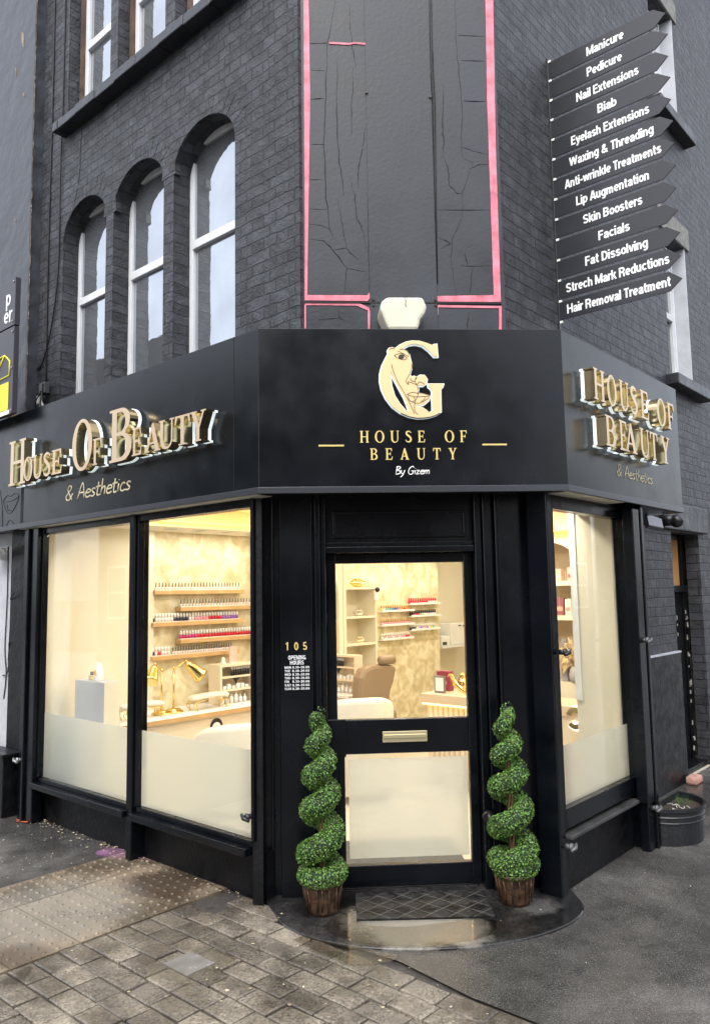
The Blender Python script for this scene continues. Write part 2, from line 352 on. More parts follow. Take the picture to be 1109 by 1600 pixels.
PINK=[[(-0.555, 5.386), (-0.524, 5.388), (-0.521, 4.632), (-0.529, 4.336), (-0.553, 3.371), (-0.568, 3.339), (-0.563, 3.814)], [(0.603, 5.425), (0.653, 5.427), (0.632, 4.359), (0.627, 3.336), (0.584, 3.336), (0.584, 3.379), (0.588, 4.628)], [(-0.55, 3.372), (-0.191, 3.373), (-0.177, 3.393), (-0.176, 3.355), (-0.192, 3.337), (-0.568, 3.339)], [(0.235, 3.371), (0.582, 3.379), (0.584, 3.336), (0.234, 3.336)], [(-0.565, 3.326), (-0.24, 3.324), (-0.179, 3.294), (-0.179, 3.278), (-0.195, 3.28), (-0.254, 3.308), (-0.566, 3.309)], [(-0.189, 3.278), (-0.176, 3.278), (-0.179, 3.157), (-0.191, 3.157)], [(-0.57, 3.309), (-0.562, 3.309), (-0.563, 3.155), (-0.571, 3.155)], [(0.236, 3.315), (0.63, 3.31), (0.63, 3.296), (0.236, 3.3)], [(0.614, 3.296), (0.63, 3.296), (0.625, 3.16), (0.609, 3.16)], [(0.233, 3.3), (0.24, 3.3), (0.239, 3.252), (0.232, 3.252)], [(-0.4, 5.015), (-0.273, 5.011), (-0.238, 5.019), (-0.171, 5.014), (-0.157, 5.009), (-0.159, 4.881), (-0.168, 4.881), (-0.169, 5.002), (-0.245, 5.007), (-0.273, 4.999), (-0.4, 5.003)]]
ALARM=[(-0.138, 3.218), (-0.124, 3.259), (-0.095, 3.287), (0.116, 3.288), (0.141, 3.227), (0.126, 3.185), (0.099, 3.151), (0.084, 3.09), (-0.088, 3.089)]
# ------------------------------------------------------------------ condensed bold sans alphabet drawn as pen strokes (cap height 1, pen .165)
def ea(cx, cy, rx, ry, a0, a1, n=10): return [(cx+rx*math.cos(math.radians(a0+(a1-a0)*i/n)), cy+ry*math.sin(math.radians(a0+(a1-a0)*i/n))) for i in range(n+1)]
_n = [(.085, .46), (.13, .58), (.24, .645), (.35, .6), (.395, .48), (.395, 0)]
_bowl = ea(.26, .365, .175, .285, 0, 360, 16)
SANS = {' ': (.24, []), '-': (.36, [[(.03, .36), (.31, .36)]]), '.': (.2, [[(.085, 0), (.085, .17)]]),
 'M': (.8, [[(.085, 0), (.085, 1)], [(.69, 0), (.69, 1)], [(.11, .93), (.385, .06)], [(.66, .93), (.39, .06)]]), 'N': (.66, [[(.085, 0), (.085, 1)], [(.55, 0), (.55, 1)], [(.11, .93), (.525, .07)]]),
 'P': (.6, [[(.085, 0), (.085, 1)], [(.12, .915), (.30, .915)]+ea(.30, .685, .18, .23, 90, -90, 8)+[(.12, .455)]]), 'B': (.62, [[(.085, 0), (.085, 1)], [(.12, .915), (.3, .915)]+ea(.3, .72, .165, .195, 90, -90, 7)+[(.12, .525)], [(.3, .525)]+ea(.3, .305, .19, .22, 90, -90, 7)+[(.12, .085)]]),
 'E': (.53, [[(.085, 0), (.085, 1)], [(.12, .915), (.5, .915)], [(.12, .53), (.46, .53)], [(.12, .085), (.5, .085)]]), 'F': (.5, [[(.085, 0), (.085, 1)], [(.12, .915), (.48, .915)], [(.12, .52), (.43, .52)]]),
 'W': (.9, [[(.06, 1), (.24, .05)], [(.24, .05), (.43, .95)], [(.45, .95), (.63, .05)], [(.63, .05), (.81, 1)]]), 'T': (.54, [[(.01, .915), (.51, .915)], [(.26, 0), (.26, .84)]]), 'A': (.63, [[(.06, 0), (.29, .99)], [(.33, .99), (.55, 0)], [(.16, .27), (.46, .27)]]),
 'L': (.5, [[(.085, 0), (.085, 1)], [(.12, .085), (.47, .085)]]), 'S': (.6, [ea(.28, .715, .2, .2, 20, 250, 9)+ea(.28, .285, .2, .2, 70, -160, 9)]), 'D': (.63, [[(.085, 0), (.085, 1)], [(.12, .915), (.26, .915)]+ea(.26, .5, .25, .415, 90, -90, 10)+[(.12, .085)]]),
 'R': (.63, [[(.085, 0), (.085, 1)], [(.12, .915), (.32, .915)]+ea(.32, .705, .18, .21, 90, -90, 8)+[(.12, .495)], [(.34, .46), (.46, .36), (.50, 0)]]), 'H': (.66, [[(.085, 0), (.085, 1)], [(.55, 0), (.55, 1)], [(.12, .52), (.52, .52)]]),
 'O': (.64, [ea(.3, .5, .215, .42, 0, 360, 18)]), 'U': (.64, [[(.085, 1), (.085, .3)]+ea(.3, .3, .215, .22, 180, 360, 9)+[(.515, 1)]]), 'I': (.21, [[(.085, 0), (.085, 1)]]), 'G': (.66, [ea(.3, .5, .215, .42, 40, 335, 14), [(.33, .43), (.56, .43)], [(.53, .0), (.53, .47)]]),
 'a': (.52, [[(.10, .5), (.14, .61), (.25, .655), (.36, .61), (.395, .5), (.395, .1), (.44, .0)], [(.39, .41), (.22, .36), (.11, .29), (.09, .19), (.14, .09), (.23, .07), (.34, .12), (.39, .22)]]),
 'n': (.53, [[(.085, 0), (.085, .73)], _n]), 'h': (.53, [[(.085, 0), (.085, 1)], _n]), 'i': (.21, [[(.085, 0), (.085, .73)], [(.085, .84), (.085, 1)]]), 'l': (.21, [[(.085, 0), (.085, 1)]]),
 'c': (.5, [ea(.26, .365, .175, .285, 40, 320, 12)]), 'u': (.53, [[(.395, 0), (.395, .73)], [(.085, .73), (.085, .24), (.13, .12), (.24, .075), (.34, .13), (.39, .26)]]), 'r': (.35, [[(.085, 0), (.085, .73)], [(.09, .45), (.15, .58), (.24, .64), (.34, .64)]]),
 'e': (.52, [[(.10, .355), (.42, .355)], ea(.26, .365, .175, .285, 0, 310, 13)]), 'd': (.55, [_bowl, [(.43, 0), (.43, 1)]]), 'b': (.55, [[(.085, 0), (.085, 1)], [(x, y) for x, y in _bowl]]), 'p': (.55, [[(.085, -.27), (.085, .73)], _bowl]), 'o': (.52, [_bowl]),
 'g': (.55, [_bowl, [(.43, .73), (.43, -.06), (.38, -.17), (.26, -.21), (.12, -.17)]]), 'x': (.5, [[(.06, 0), (.42, .73)], [(.06, .73), (.42, 0)]]), 't': (.36, [[(.15, .95), (.15, .19), (.19, .085), (.32, .075)], [(.01, .66), (.32, .66)]]),
 's': (.5, [ea(.24, .515, .155, .14, 25, 250, 8)+ea(.24, .215, .155, .145, 70, -160, 8)]), 'y': (.5, [[(.06, .73), (.25, .06)], [(.43, .73), (.24, -.06), (.18, -.18), (.05, -.19)]]), 'v': (.5, [[(.06, .73), (.24, .04)], [(.26, .04), (.43, .73)]]),
 'w': (.74, [[(.05, .73), (.2, .04)], [(.2, .04), (.35, .70)], [(.37, .70), (.51, .04)], [(.51, .04), (.66, .73)]]), 'k': (.52, [[(.085, 0), (.085, 1)], [(.13, .3), (.42, .73)], [(.22, .42), (.45, 0)]]), 'm': (.79, [[(.085, 0), (.085, .73)], [(.085, .46), (.13, .58), (.22, .645), (.31, .6), (.35, .48), (.35, 0)], [(.36, .46), (.41, .58), (.5, .645), (.58, .6), (.625, .48), (.625, 0)]]),
 '&': (.74, [[(.62, .0), (.2, .62), (.17, .78), (.27, .92), (.39, .86), (.4, .72), (.15, .42), (.09, .26), (.16, .11), (.3, .07), (.45, .14), (.58, .42)]]),
 '0': (.56, [ea(.26, .5, .175, .415, 0, 360, 16)]), '1': (.4, [[(.23, 0), (.23, 1)], [(.04, .76), (.2, .88)]]), '2': (.56, [ea(.26, .715, .175, .2, 165, -20, 8)+[(.36, .5), (.1, .1)], [(.08, .085), (.47, .085)]]), '3': (.56, [ea(.25, .72, .175, .195, 160, -80, 8), ea(.25, .29, .19, .205, 80, -160, 9)]),
 '5': (.56, [[(.43, .915), (.13, .915), (.1, .5)], ea(.25, .31, .19, .225, 140, -155, 10)]), '8': (.56, [ea(.26, .73, .15, .185, 0, 360, 12), ea(.26, .29, .185, .205, 0, 360, 12)])}
def sans(m, body, mp, width=None, height=1.0, align='C', pen=.165, mi=0, track=0.0):
    """lay a line of lettering into builder m; mp maps (x, y, lift) to builder coordinates"""
    tot = sum(SANS[c][0]+track for c in body)-.05-track; sx = (width/tot) if width else height
    x0 = {'C': -tot/2, 'L': 0, 'R': -tot}[align]; k = 0
    for c in body:
        w, st = SANS[c]
        for p in st:
            closed = len(p) > 4 and (p[0][0]-p[-1][0])**2+(p[0][1]-p[-1][1])**2 < 1e-6; n = len(p); q = []
            for i in range(n):
                a = p[i-1] if i else (p[-2] if closed else p[i]); b = p[i+1] if i < n-1 else (p[1] if closed else p[i])
                dx, dy = b[0]-a[0], b[1]-a[1]; l = math.hypot(dx, dy) or 1; nx, ny = -dy/l*pen/2, dx/l*pen/2
                q.append((p[i][0]+nx, p[i][1]+ny)); q.append((p[i][0]-nx, p[i][1]-ny))
            k += 1; lift = .0002*(k % 3)
            m.add([mp((x0+x)*sx, y*height, lift) for x, y in q], [(2*i, 2*i+1, 2*i+3, 2*i+2) for i in range(n-1)], mi)
        x0 += w+track
    return tot*sx
# ------------------------------------------------------------------ the corner building
BLD = thing('corner_building', 'black painted brick corner building with arched upper windows and shopfront', 'building', (0, .5, 0))
AW = [(.79, 1.478), (1.60, 2.285), (2.39, 3.085)]
def arch_loop(t0, t1, zb, zs, zc, n=18):
    c = (t0+t1)/2; h = (t1-t0)/2
    return [(t0, zb), (t0, zs)]+[(c-h*math.cos(math.pi*i/n), zs+(zc-zs)*math.sin(math.pi*i/n)) for i in range(1, n)]+[(t1, zs), (t1, zb)]
ZS_, ZC_ = 4.63, 4.915
UW = [(.79, 1.478), (1.60, 2.26), (2.37, 3.06)]
# left brick wall
m = MB(fL); lp = [[(.184, 2.4), (.184, 12), (3.52, 12), (3.52, 2.4)]]
lp += [arch_loop(a, b, 2.55, ZS_, ZC_) for a, b in AW]
lp += [[(a, 5.69), (a, 7.5), (b, 7.5), (b, 5.69)] for a, b in UW]
m.flat(curve_fill(lp, .2), lambda x, y, z: (x, .6+z, y)); m.build('brick_wall', BR, BLD)
# right brick wall
m = MB(fR); DO = (2.87, 3.57)
lp = [[(.234, 2.4), (DO[0], 2.4), (DO[0], 2.06), (DO[1], 2.06), (DO[1], 0), (14, 0), (14, 13), (.234, 13)],
      [(3.1, 3.45), (3.1, 4.83), (3.7, 4.83), (3.7, 3.45)], [(3.1, 6.05), (3.1, 7.25), (3.75, 7.25), (3.75, 6.05)]]
m.flat(curve_fill(lp, .12), lambda x, y, z: (x, .54+z, y)); m.box(1.06, DO[0]-.0, .48, .4945, 1.045, 2.4); m.box(DO[0]-.08, DO[0], .4946, .66, 0, 2.06); m.build('brick_wall', BR2, BLD)
m = MB(fR); m.box(1.06, DO[0], .455, .494, 0, 1.045); m.build('rendered_plinth', PAINT2, BLD)
m = MB(fR); m.box(1.3, DO[0], .45, .478, 1.045, 1.058); m.build('chipped_edge', WHWALL, BLD)['label'] = 'chipped white edge on top of black plinth'
m = MB(fR); m.box(2.62, 3.75, .44, .478, 2.07, 2.3); m.build('door_lintel', RENDR, BLD, bevel=.01)
# arch surrounds of soldier bricks
for a, b in AW:
    m = MB(fL); c = (a+b)/2; h = (b-a)/2; n = 17
    for i in range(n):
        p0 = math.pi*(i+.02)/n; p1 = math.pi*(i+.98)/n; q = []
        for p, e in ((p0, 0), (p1, 0), (p1, .17), (p0, .17)):
            q.append((c-(h+e*.85+.001)*math.cos(p), ZS_+(ZC_-ZS_+e+.001)*math.sin(p)))
        m.plate(q, .4985-.002*random.random(), .55)
    m.build('arch_surround', BR, BLD, bevel=.003)
m = MB(fL); cr_ = smooth0([(2.82, 5.66), (2.81, 5.5), (2.825, 5.3), (2.82, 5.2), (2.86, 5.02), (2.9, 4.93)]); m.tube([(a, .499, b) for a, b in cr_], .004, 5); m.build('wall_crack', CRK, BLD)
# arched windows
for a, b in AW:
    w = MB(fL); t0, t1 = a-.015, b+.012; z0, z1 = 2.6, 4.93; o0, o1 = .645, .69; fw_ = .055
    w.box(t0, t0+fw_, o0, o1, z0, z1); w.box(t1-fw_, t1, o0, o1, z0, z1)
    w.box(t0+fw_, t1-fw_, o0, o1, z1-.062, z1); w.box(t0+fw_, t1-fw_, o0, o1, z0, z0+.06)
    w.box(t0+fw_, t1-fw_, o0-.008, o1, 4.095, 4.16)
    wo = w.build('arched_window', WHITE, BLD, bevel=.004)
    g = MB(fL); g.box(t0+fw_-.005, t1-fw_+.005, .668, .675, z0+.05, 4.1); g.build('pane', UPANE, wo)
    g = MB(fL); g.box(t0+fw_-.005, t1-fw_+.005, .662, .669, 4.15, z1-.05); g.build('pane', UPANE, wo)
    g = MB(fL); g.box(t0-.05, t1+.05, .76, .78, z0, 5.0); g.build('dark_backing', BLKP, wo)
for a, b in UW:
    w = MB(fL); t0, t1 = a-.02, b-.03; z0, z1 = 5.69, 7.4; o0, o1 = .64, .69; fw_ = .055
    w.box(t0, t0+fw_, o0, o1, z0, z1); w.box(t1-fw_, t1, o0, o1, z0, z1); w.box(t0+fw_, t1-fw_, o0, o1, z0, z0+.06)
    w.box(t0+fw_, t1-fw_, o0-.008, o1, 6.44, 6.51)
    wo = w.build('sash_window', WHITE, BLD, bevel=.004)
    for q0, q1 in ((z0+.05, 6.45), (6.5, z1)):
        g = MB(fL); g.box(t0+fw_-.005, t1-fw_+.005, .665, .672, q0, q1); g.build('pane', UPANE, wo)
    g = MB(fL); g.box(b-.03, b-.012, .60, .695, z0, z1); g.build('bare_timber_jamb', mat('brown_jamb', (.10, .06, .038), .6, var=.5, vscale=8), wo)['label'] = 'bare brown timber strip beside the white frame'
m = MB(fL)
x = .62
while x < 3.09:
    e = min(x+.3, 3.1); m.box(x, e, .385+random.uniform(-.006, .006), .52, 5.6+random.uniform(-.004, .004), 5.685+random.uniform(-.004, .004)); x = e+.0005
m.build('window_sill', RENDR, BLD, bevel=.008)
# right side windows
for zb, zt, t1 in ((3.45, 4.83, 3.7), (6.05, 7.25, 3.75)):
    w = MB(fR); w.box(3.1, 3.155, .6, .66, zb, zt); w.box(3.6, t1-.022, .6, .66, zb, zt); w.box(3.155, 3.6, .6, .66, zt-.06, zt); w.box(3.155, 3.6, .6, .66, zb, zb+.07)
    w.box(3.155, 3.6, .595, .66, (zb+zt)/2-.03, (zb+zt)/2+.03); wo = w.build('sash_window', WHITE, BLD, bevel=.004)
    g = MB(fR); g.box(3.15, 3.61, .63, .64, zb+.05, zt-.05); g.build('pane', UPANE2, wo)
    g = MB(fR); g.box(t1-.02, t1-.002, .478, .6, zb, zt-.002); g.build('white_reveal', WHWALL, wo)
    m = MB(fR); m.box(2.98, 3.93, .37, .52, zb-.1, zb-.002); m.build('window_sill', RENDR, BLD, bevel=.008)
    m = MB(fR); m.box(3.02, t1+.1, .462, .5, zt+.001, zt+.22); m.build('stone_lintel', LINTEL, BLD, bevel=.008)
# side door
w = MB(fR); w.box(DO[0], DO[0]+.06, .62, .7, 0, 2.06); w.box(DO[1]-.06, DO[1], .62, .7, 0, 2.06); w.box(DO[0], DO[1], .6, .7, 1.54, 1.6); w.box(DO[0], DO[1], .6, .7, 2.02, 2.06)
w.box(DO[0], DO[1], .52, .7, 0, .05)
sd = w.build('side_door', PAINT2, BLD, bevel=.004)
g = MB(fR); g.box(DO[0]+.06, DO[1]-.06, .64, .68, .05, 1.54)
for q in ((.15, .62), (.72, 1.42)):
    for e in ((DO[0]+.12, DO[0]+.3), (DO[0]+.38, DO[1]-.12)): g.box(e[0], e[1], .63, .65, *q)
g.build('door_leaf', PAINT2, sd, bevel=.006)
g = MB(fR); g.box(DO[0]+.06, DO[1]-.06, .65, .66, 1.6, 2.02); g.build('transom_light', mat('amber_transom', (.5, .26, .1), .35, var=.15, vscale=5), sd)
g = MB(fR); g.tube([(3.02, .64, .86), (3.02, .58, .86), (3.1, .57, .865), (3.14, .575, .86)], .011, 8); g.build('handle', METAL, sd)
for i in range(46):
    g = MB(fR)
    t = random.choice((DO[0]+.01, DO[1]-.05, DO[1]-.02, 3.2, 3.32)); z = random.uniform(.1, 1.35); e = random.uniform(.004, .016)
    g.box(t, t+e, .613, .622, z, z+random.uniform(.006, .05)) if t < 2.9 or t > 3.48 else g.box(t, t+e, .626, .632, z, z+random.uniform(.006, .04))
    g.build('paint_flake', CHIP, sd)
# corner face above the fascia
m = MB(); m.box(-.592, .652, .503, .72, 2.4, 12); pan = m.build('corner_panel', PANELM, BLD)
m = MB(); m.box(-.174, .236, .497, .503, 3.33, 12); m.box(-.174, .236, .495, .503, 3.0, 3.32); m.build('raised_board', PANELM, BLD, bevel=.002)
m = MB()
for pl in PINK: m.plate(pl, .4985, .506)
m.build('pink_trim', PINKM, BLD)['label'] = 'pink border strips exposed round the cracked black panel'
m = MB(); random.seed(3)
for c in CRACKS:
    pts = []
    for i in range(len(c)-1):
        for k in range(5):
            u = k/5; pts.append((c[i][0]*(1-u)+c[i+1][0]*u+random.uniform(-.004, .004), .503, c[i][1]*(1-u)+c[i+1][1]*u))
    pts.append((c[-1][0], .503, c[-1][1])); n = len(pts)
    wm = random.uniform(.4, 1.1); m.tube(pts, [.0006+.0027*wm*math.sin(math.pi*(i+.5)/n)*random.uniform(.4, 1.4) for i in range(n)], 5)
m.tube([(.25, .498, 5.4), (.243, .497, 4.9), (.25, .497, 4.6), (.243, .497, 4.1), (.238, .498, 3.45)], [.006, .01, .011, .007, .004], 6)
m.build('paint_crack', CRK, BLD)
m = MB(); m.box(-.57, .63, .494, .504, 3.322, 3.331); m.build('panel_seam', CRK, BLD)
for x, z in ((-.17, 4.68), (.228, 4.66), (-.155, 3.345), (-.155, 3.31), (.225, 3.345), (.225, 3.31)):
    m = MB(); m.disc_axis((x, .487, z), 1, .009, .012, 8); m.build('bolt', BLKP, BLD)

# ------------------------------------------------------------------ shopfront (parts of the building)
# left window run
for (t0, t1) in ((.152, 1.212), (1.311, 2.448)):
    w = MB(fL); zb, zt = .317, 2.052; f = .03
    w.box(t0-.02, t0, .07, .117, zb, zt+.06); w.box(t1, t1+.02, .07, .117, zb, zt+.06)
    w.box(t0, t1, .075, .16, zt, zt+.06); w.box(t0, t1, .075, .16, zb-.03, zb)
    wo = w.build('shop_window', PAINT, BLD, bevel=.004)
    g = MB(fL); g.box(t0, t1, .105, .111, zb, zt); g.build('pane', GLASS, wo)
    g = MB(fL); g.box(t0, t1, .1125, .114, zb, .765); g.build('frosted_film', FILM, wo)
m = MB(fL); m.box(1.232, 1.291, .055, .165, .0, 2.112); m.build('mullion', PAINT, BLD, bevel=.006)
m = MB(fL); m.box(.16, 1.226, .03, .15, .245, .287); m.box(1.297, 2.50, .03, .15, .245, .287); m.build('shopfront_sill', PAINT, BLD, bevel=.006)
m = MB(fL); m.box(.12, 1.226, .15, .2, 0, .245); m.box(1.297, 2.55, .15, .2, 0, .245); m.build('stall_riser', PAINT2, BLD)
m = MB(fL); m.box(2.468, 2.56, .04, .117, 0, 2.112); m.box(2.575, 2.6, .02, .2, 0, 2.112); m.box(2.615, 2.70, .05, .3, 0, 2.112); m.build('jamb_post', PAINT, BLD, bevel=.005)
m = MB(fL); m.box(2.601, 2.612, .045, .06, .0, 2.1); m.build('pale_conduit', SOFF, BLD)
m = MB(fL); m.box(2.70, 3.06, .12, .5, 0, 2.112); m.build('end_pier', PAINT2, BLD)
m = MB(fL); m.box(.02, 2.7, .006, .11, 2.098, 2.1135); m.build('soffit_board', SOFF, BLD)
# right window
w = MB(fR); t0, t1, zb, zt = .056, 1.0, .43, 2.022; w.box(t0, t1, .12, .2, zt, 2.112); w.box(t0, t1, .12, .2, zb-.1, zb); w.box(t0-.02, t0, .12, .2, zb-.1, 2.112); w.box(t1, t1+.02, .12, .2, zb-.1, 2.112)
wo = w.build('shop_window', PAINT, BLD, bevel=.004)
g = MB(fR); g.box(t0, t1, .157, .163, zb, zt); g.build('pane', GLASS, wo)
g = MB(fR); g.box(t0, t1, .1645, .166, zb, .742); g.build('frosted_film', FILM, wo)
m = MB(fR); m.box(1.02, 1.06, .1, .2, 0, 2.112); m.box(.93, 1.03, .03, .1, .29, 2.08); m.box(1.06, 1.10, .03, .455, 0, 2.112); m.box(.965, 1.06, .045, .1, 0, .29); m.build('jamb_post', PAINT, BLD, bevel=.005)
m = MB(fR); m.box(.04, .962, .085, .16, .285, .306); m.build('shopfront_sill', mat('worn_sill_paint', (.05, .05, .05), .4, var=.4, vscale=12), BLD, bevel=.005)
m = MB(fR); m.box(0, 1.03, .16, .2, 0, .33); m.build('stall_riser', PAINT2, BLD)
m = MB(fR); m.box(-.03, .03, .115, .24, 0, 2.112); m.build('corner_post', PAINT, BLD, bevel=.006)
m = MB(fR); m.box(.0, .75, .006, .15, 2.098, 2.1135); m.build('soffit_board', SOFF, BLD)
m = MB(fR); m.box(1.06, 1.74, .02, .5, 2.098, 2.1135); m.build('soffit_end', PAINT, BLD)
# corner: piers, panels, header
m = MB(); m.prism([(-.868, .166), (-.81, .155), (-.80, .30), (-.82, .25)], 0, 2.112); m.build('corner_post', PAINT2, BLD, bevel=.004)
m = MB(); m.box(-.806, -.72, .262, .34, 0, 2.112); m.box(-.772, -.757, .235, .263, 0, 2.112); m.build('panel_moulding', PAINT, BLD, bevel=.004)
m = MB(); m.box(-.72, -.545, .22, .34, 0, 2.112); flatp = m.build('side_panel', PAINT, BLD, bevel=.004)
m = MB(); m.box(-.545, -.53, .235, .36, 0, 2.112); m.box(-.53, -.50, .21, .36, 0, 2.112); m.box(-.497, -.47, .225, .36, 0, 2.112); m.build('door_architrave', PAINT, BLD, bevel=.005)
m = MB(); m.box(.355, .395, .225, .36, 0, 2.112); m.box(.398, .447, .205, .36, 0, 2.112); m.box(.45, .462, .235, .36, 0, 2.112); m.box(.465, .482, .205, .36, 0, 2.112); m.build('door_architrave', PAINT, BLD, bevel=.005)
m = MB(); m.box(.482, .655, .215, .34, 0, 2.112); m.build('side_panel', PAINT, BLD, bevel=.004)
m = MB(); m.box(.655, .78, .25, .34, 0, 2.112); m.build('panel_moulding', PAINT, BLD)
m = MB(); m.box(-.47, .355, .27, .36, 1.815, 2.112)
m.box(-.47, .355, .235, .27, 1.80, 1.835); m.box(-.47, .355, .25, .27, 1.835, 1.86)
m.box(-.43, .315, .258, .271, 1.885, 1.9); m.box(-.43, .315, .258, .271, 2.02, 2.035); m.box(-.43, -.415, .258, .271, 1.9, 2.02); m.box(.3, .315, .258, .271, 1.9, 2.02)
m.build('door_header', PAINT, BLD, bevel=.004)
m = MB(); m.prism([(-.80, .012), (.80, .012), (.78, .36), (-.88, .36)], 2.1, 2.1135); m.build('entrance_soffit', PAINT, BLD)
m = MB(); m.box(-.47, .36, .30, .44, 0, .018); m.build('threshold', PAINT2, BLD, bevel=.004)
# entrance door
w = MB(); y0, y1 = .30, .345
w.box(-.465, -.414, y0, y1, .02, 1.80); w.box(.303, .352, y0, y1, .02, 1.80); w.box(-.414, .303, y0, y1, 1.745, 1.80); w.box(-.414, .303, y0, y1, .71, .893); w.box(-.414, .303, y0, y1, .02, .128)
w.box(-.414, -.378, y0, y1, .128, .71)
w.box(-.47, -.37, y0-.012, y0+.002, .70, .9)
dr = w.build('entrance_door', PAINT, BLD, bevel=.004)
g = MB(); g.box(-.414, .303, .318, .324, .893, 1.745); g.build('upper_pane', GLASS, dr)
g = MB(); g.box(-.378, .303, .318, .324, .128, .71); g.build('lower_pane', GLASS, dr)
g = MB(); g.box(-.358, .292, .3255, .327, .128+.03, .68); g.build('frosted_film', FILM, dr)
g = MB(); g.box(-.172, .073, .291, .302, .770, .828); g.box(-.166, .067, .284, .292, .792, .812); g.build('letterbox', mat('letterbox_brass', (.62, .55, .34), .3, metal=.7), dr, bevel=.002)
g = MB(); g.disc_axis((.372, .17, .39), 1, .03, .04, 16); g.tube([(.372, .19, .41), (.372, .165, .40), (.372, .165, .36)], .016, 8); g.build('door_knob', BLKP, dr)
m = MB(); m.box(-.58, -.43, .3465, .40, .018, 2.11); m.box(.32, .5, .3465, .40, .018, 2.11); m.box(-.43, .32, .3465, .40, 1.77, 1.83); m.build('door_stop', PAINT, BLD)
# clamps for the shutter posts
def clamp(fr, t, o, z, m_, dx=1):
    g = MB(fr); g.disc_axis((t, o, z), 1, .014, .03, 12); g.ball((t, o-.002, z), .021, 10, sy=.7)
    g.tube([(t-.03, o-.014, z-.012), (t, o-.026, z), (t+.03, o-.014, z+.012)], [.008, .012, .008], 8); return g.build('clamp_knob', m_, BLD)
clamp(fL, .155, .05, .443, BLKP); clamp(fL, 2.60, -.005, .43, METAL); clamp(fR, .03, .075, 1.25, BLKP); clamp(fR, 1.0, .01, 1.26, GREYM); clamp(fR, .02, .085, .257, GREYM); clamp(fR, 1.02, .018, .25, GREYM)
# number and opening hours on the left side panel
def C_text(body, x, z, size, y, mats, off=0, align='LEFT', sx=1, name='lettering', parent=BLD, sp=1, line=1, depth=.003):
    g = MB(); g.flat(text_fill(body, size, depth, off, align, sp, line), lambda a, b, c: (x+a*sx, y+c, z+b)); return g.build(name, mats, parent, uv=False)
for ch, x in (('1', -.683), ('0', -.634), ('5', -.587)):
    g = MB(); sans(g, ch, lambda a, b, l_: (x+a, .2165-l_, 1.281+b), height=.044, pen=.15); g.build('house_number', GOLDP, BLD, uv=False)
def hours(body, x, z, h, wd, al='L'):
    g = MB(); sans(g, body, lambda a, b, l_: (x+a, .2165-l_, z+b), width=wd, height=h, align=al, pen=.13, track=.05); g.build('opening_hours', TXTW, BLD, uv=False)
hours('OPENING', -.6305, 1.2315, .0225, .094, 'C'); hours('HOURS', -.631, 1.2045, .0225, .074, 'C')
for i, d in enumerate(('MON', 'TUE', 'WED', 'THU', 'FRI', 'SAT', 'SUN')):
    z = 1.1845-i*.0187; hours(d, -.697, z, .0125, {'FRI': .024, 'TUE': .030, 'THU': .031}.get(d, .034)); hours('8.30-20.00', -.656, z, .0125, .091)

# ------------------------------------------------------------------ fascia sign
ZB, ZT = 2.114, 2.988
FS = thing('fascia_sign', 'black wraparound fascia sign with gold lettering above the corner shop', 'sign', (0, .1, ZB))
k = .2071
def Lp(t, o): q = fL(t, o, 0); return (q.x, q.y)
def Rp(t, o): q = fR(t, o, 0); return (q.x, q.y)
foot = [Lp(3.6, 0), Lp(0, 0), Rp(0, 0), Rp(1.763, 0), Rp(1.763, .478), (.63, .478), (-.59, .478), Lp(3.6, .478)]
m = MB(); m.prism(foot, ZB, ZT); m.build('fascia_box', FASC, FS, bevel=.002)
m = MB(); foot2 = [Lp(3.6, -.006), Lp(-.003, -.006), Rp(-.003, -.006), Rp(1.769, -.006), Rp(1.769, .03), Lp(3.6, .03)]
m.prism([Lp(3.6, -.006), Lp(-.0025, -.006), Lp(.0, .02), Lp(3.6, .02)], ZB-.012, ZB+.022); m.prism([Lp(-.0025, -.006), Rp(-.0025, -.006), Rp(0, .02), Lp(0, .02)], ZB-.012, ZB+.022); m.prism([Rp(-.0025, -.006), Rp(1.767, -.006), Rp(1.767, .02), Rp(0, .02)], ZB-.012, ZB+.022)
m.build('drip_edge', mat('drip_edge_metal', (.05, .055, .065), .3, metal=.4), FS, bevel=.002)
m = MB(fL); m.box(.197, .200, -.0015, .01, ZB+.03, ZT-.002); m.build('panel_joint', CRK, FS); m = MB(fL); m.box(2.63, 2.67, -.0015, .01, ZB+.03, ZB+.32); m.build('panel_joint', CRK, FS)
# serif alphabet: loops in a box one unit high
def arc(cx, cy, rx, ry, a0, a1, n=12): return [(cx+rx*math.cos(rad(a0+(a1-a0)*i/n)), cy+ry*math.sin(rad(a0+(a1-a0)*i/n))) for i in range(n+1)]
def stroke_loop(pts, wid):
    n = len(pts); Lf = []; Rt = []
    for i in range(n):
        a = Vector(pts[max(i-1, 0)]); b = Vector(pts[min(i+1, n-1)]); d = (b-a).normalized(); q = Vector((-d.y, d.x))*wid[i]/2
        Lf.append(tuple(Vector(pts[i])+q)); Rt.append(tuple(Vector(pts[i])-q))
    return Lf+Rt[::-1]
def smooth(pts, k=5):
    out = []; n = len(pts)
    for i in range(n-1):
        p0, p1, p2, p3 = (pts[max(i-1, 0)], pts[i], pts[i+1], pts[min(i+2, n-1)])
        for j in range(k):
            u = j/k; out.append(tuple(.5*((2*b)+(-a+c)*u+(2*a-5*b+4*c-d)*u*u+(-a+3*b-3*c+d)*u**3) for a, b, c, d in zip(p0, p1, p2, p3)))
    out.append(tuple(pts[-1])); return out
sS = smooth([(.56, .8), (.5, .9), (.34, .95), (.17, .88), (.15, .72), (.3, .58), (.46, .46), (.55, .3), (.5, .12), (.32, .05), (.14, .1), (.07, .24)], 3)
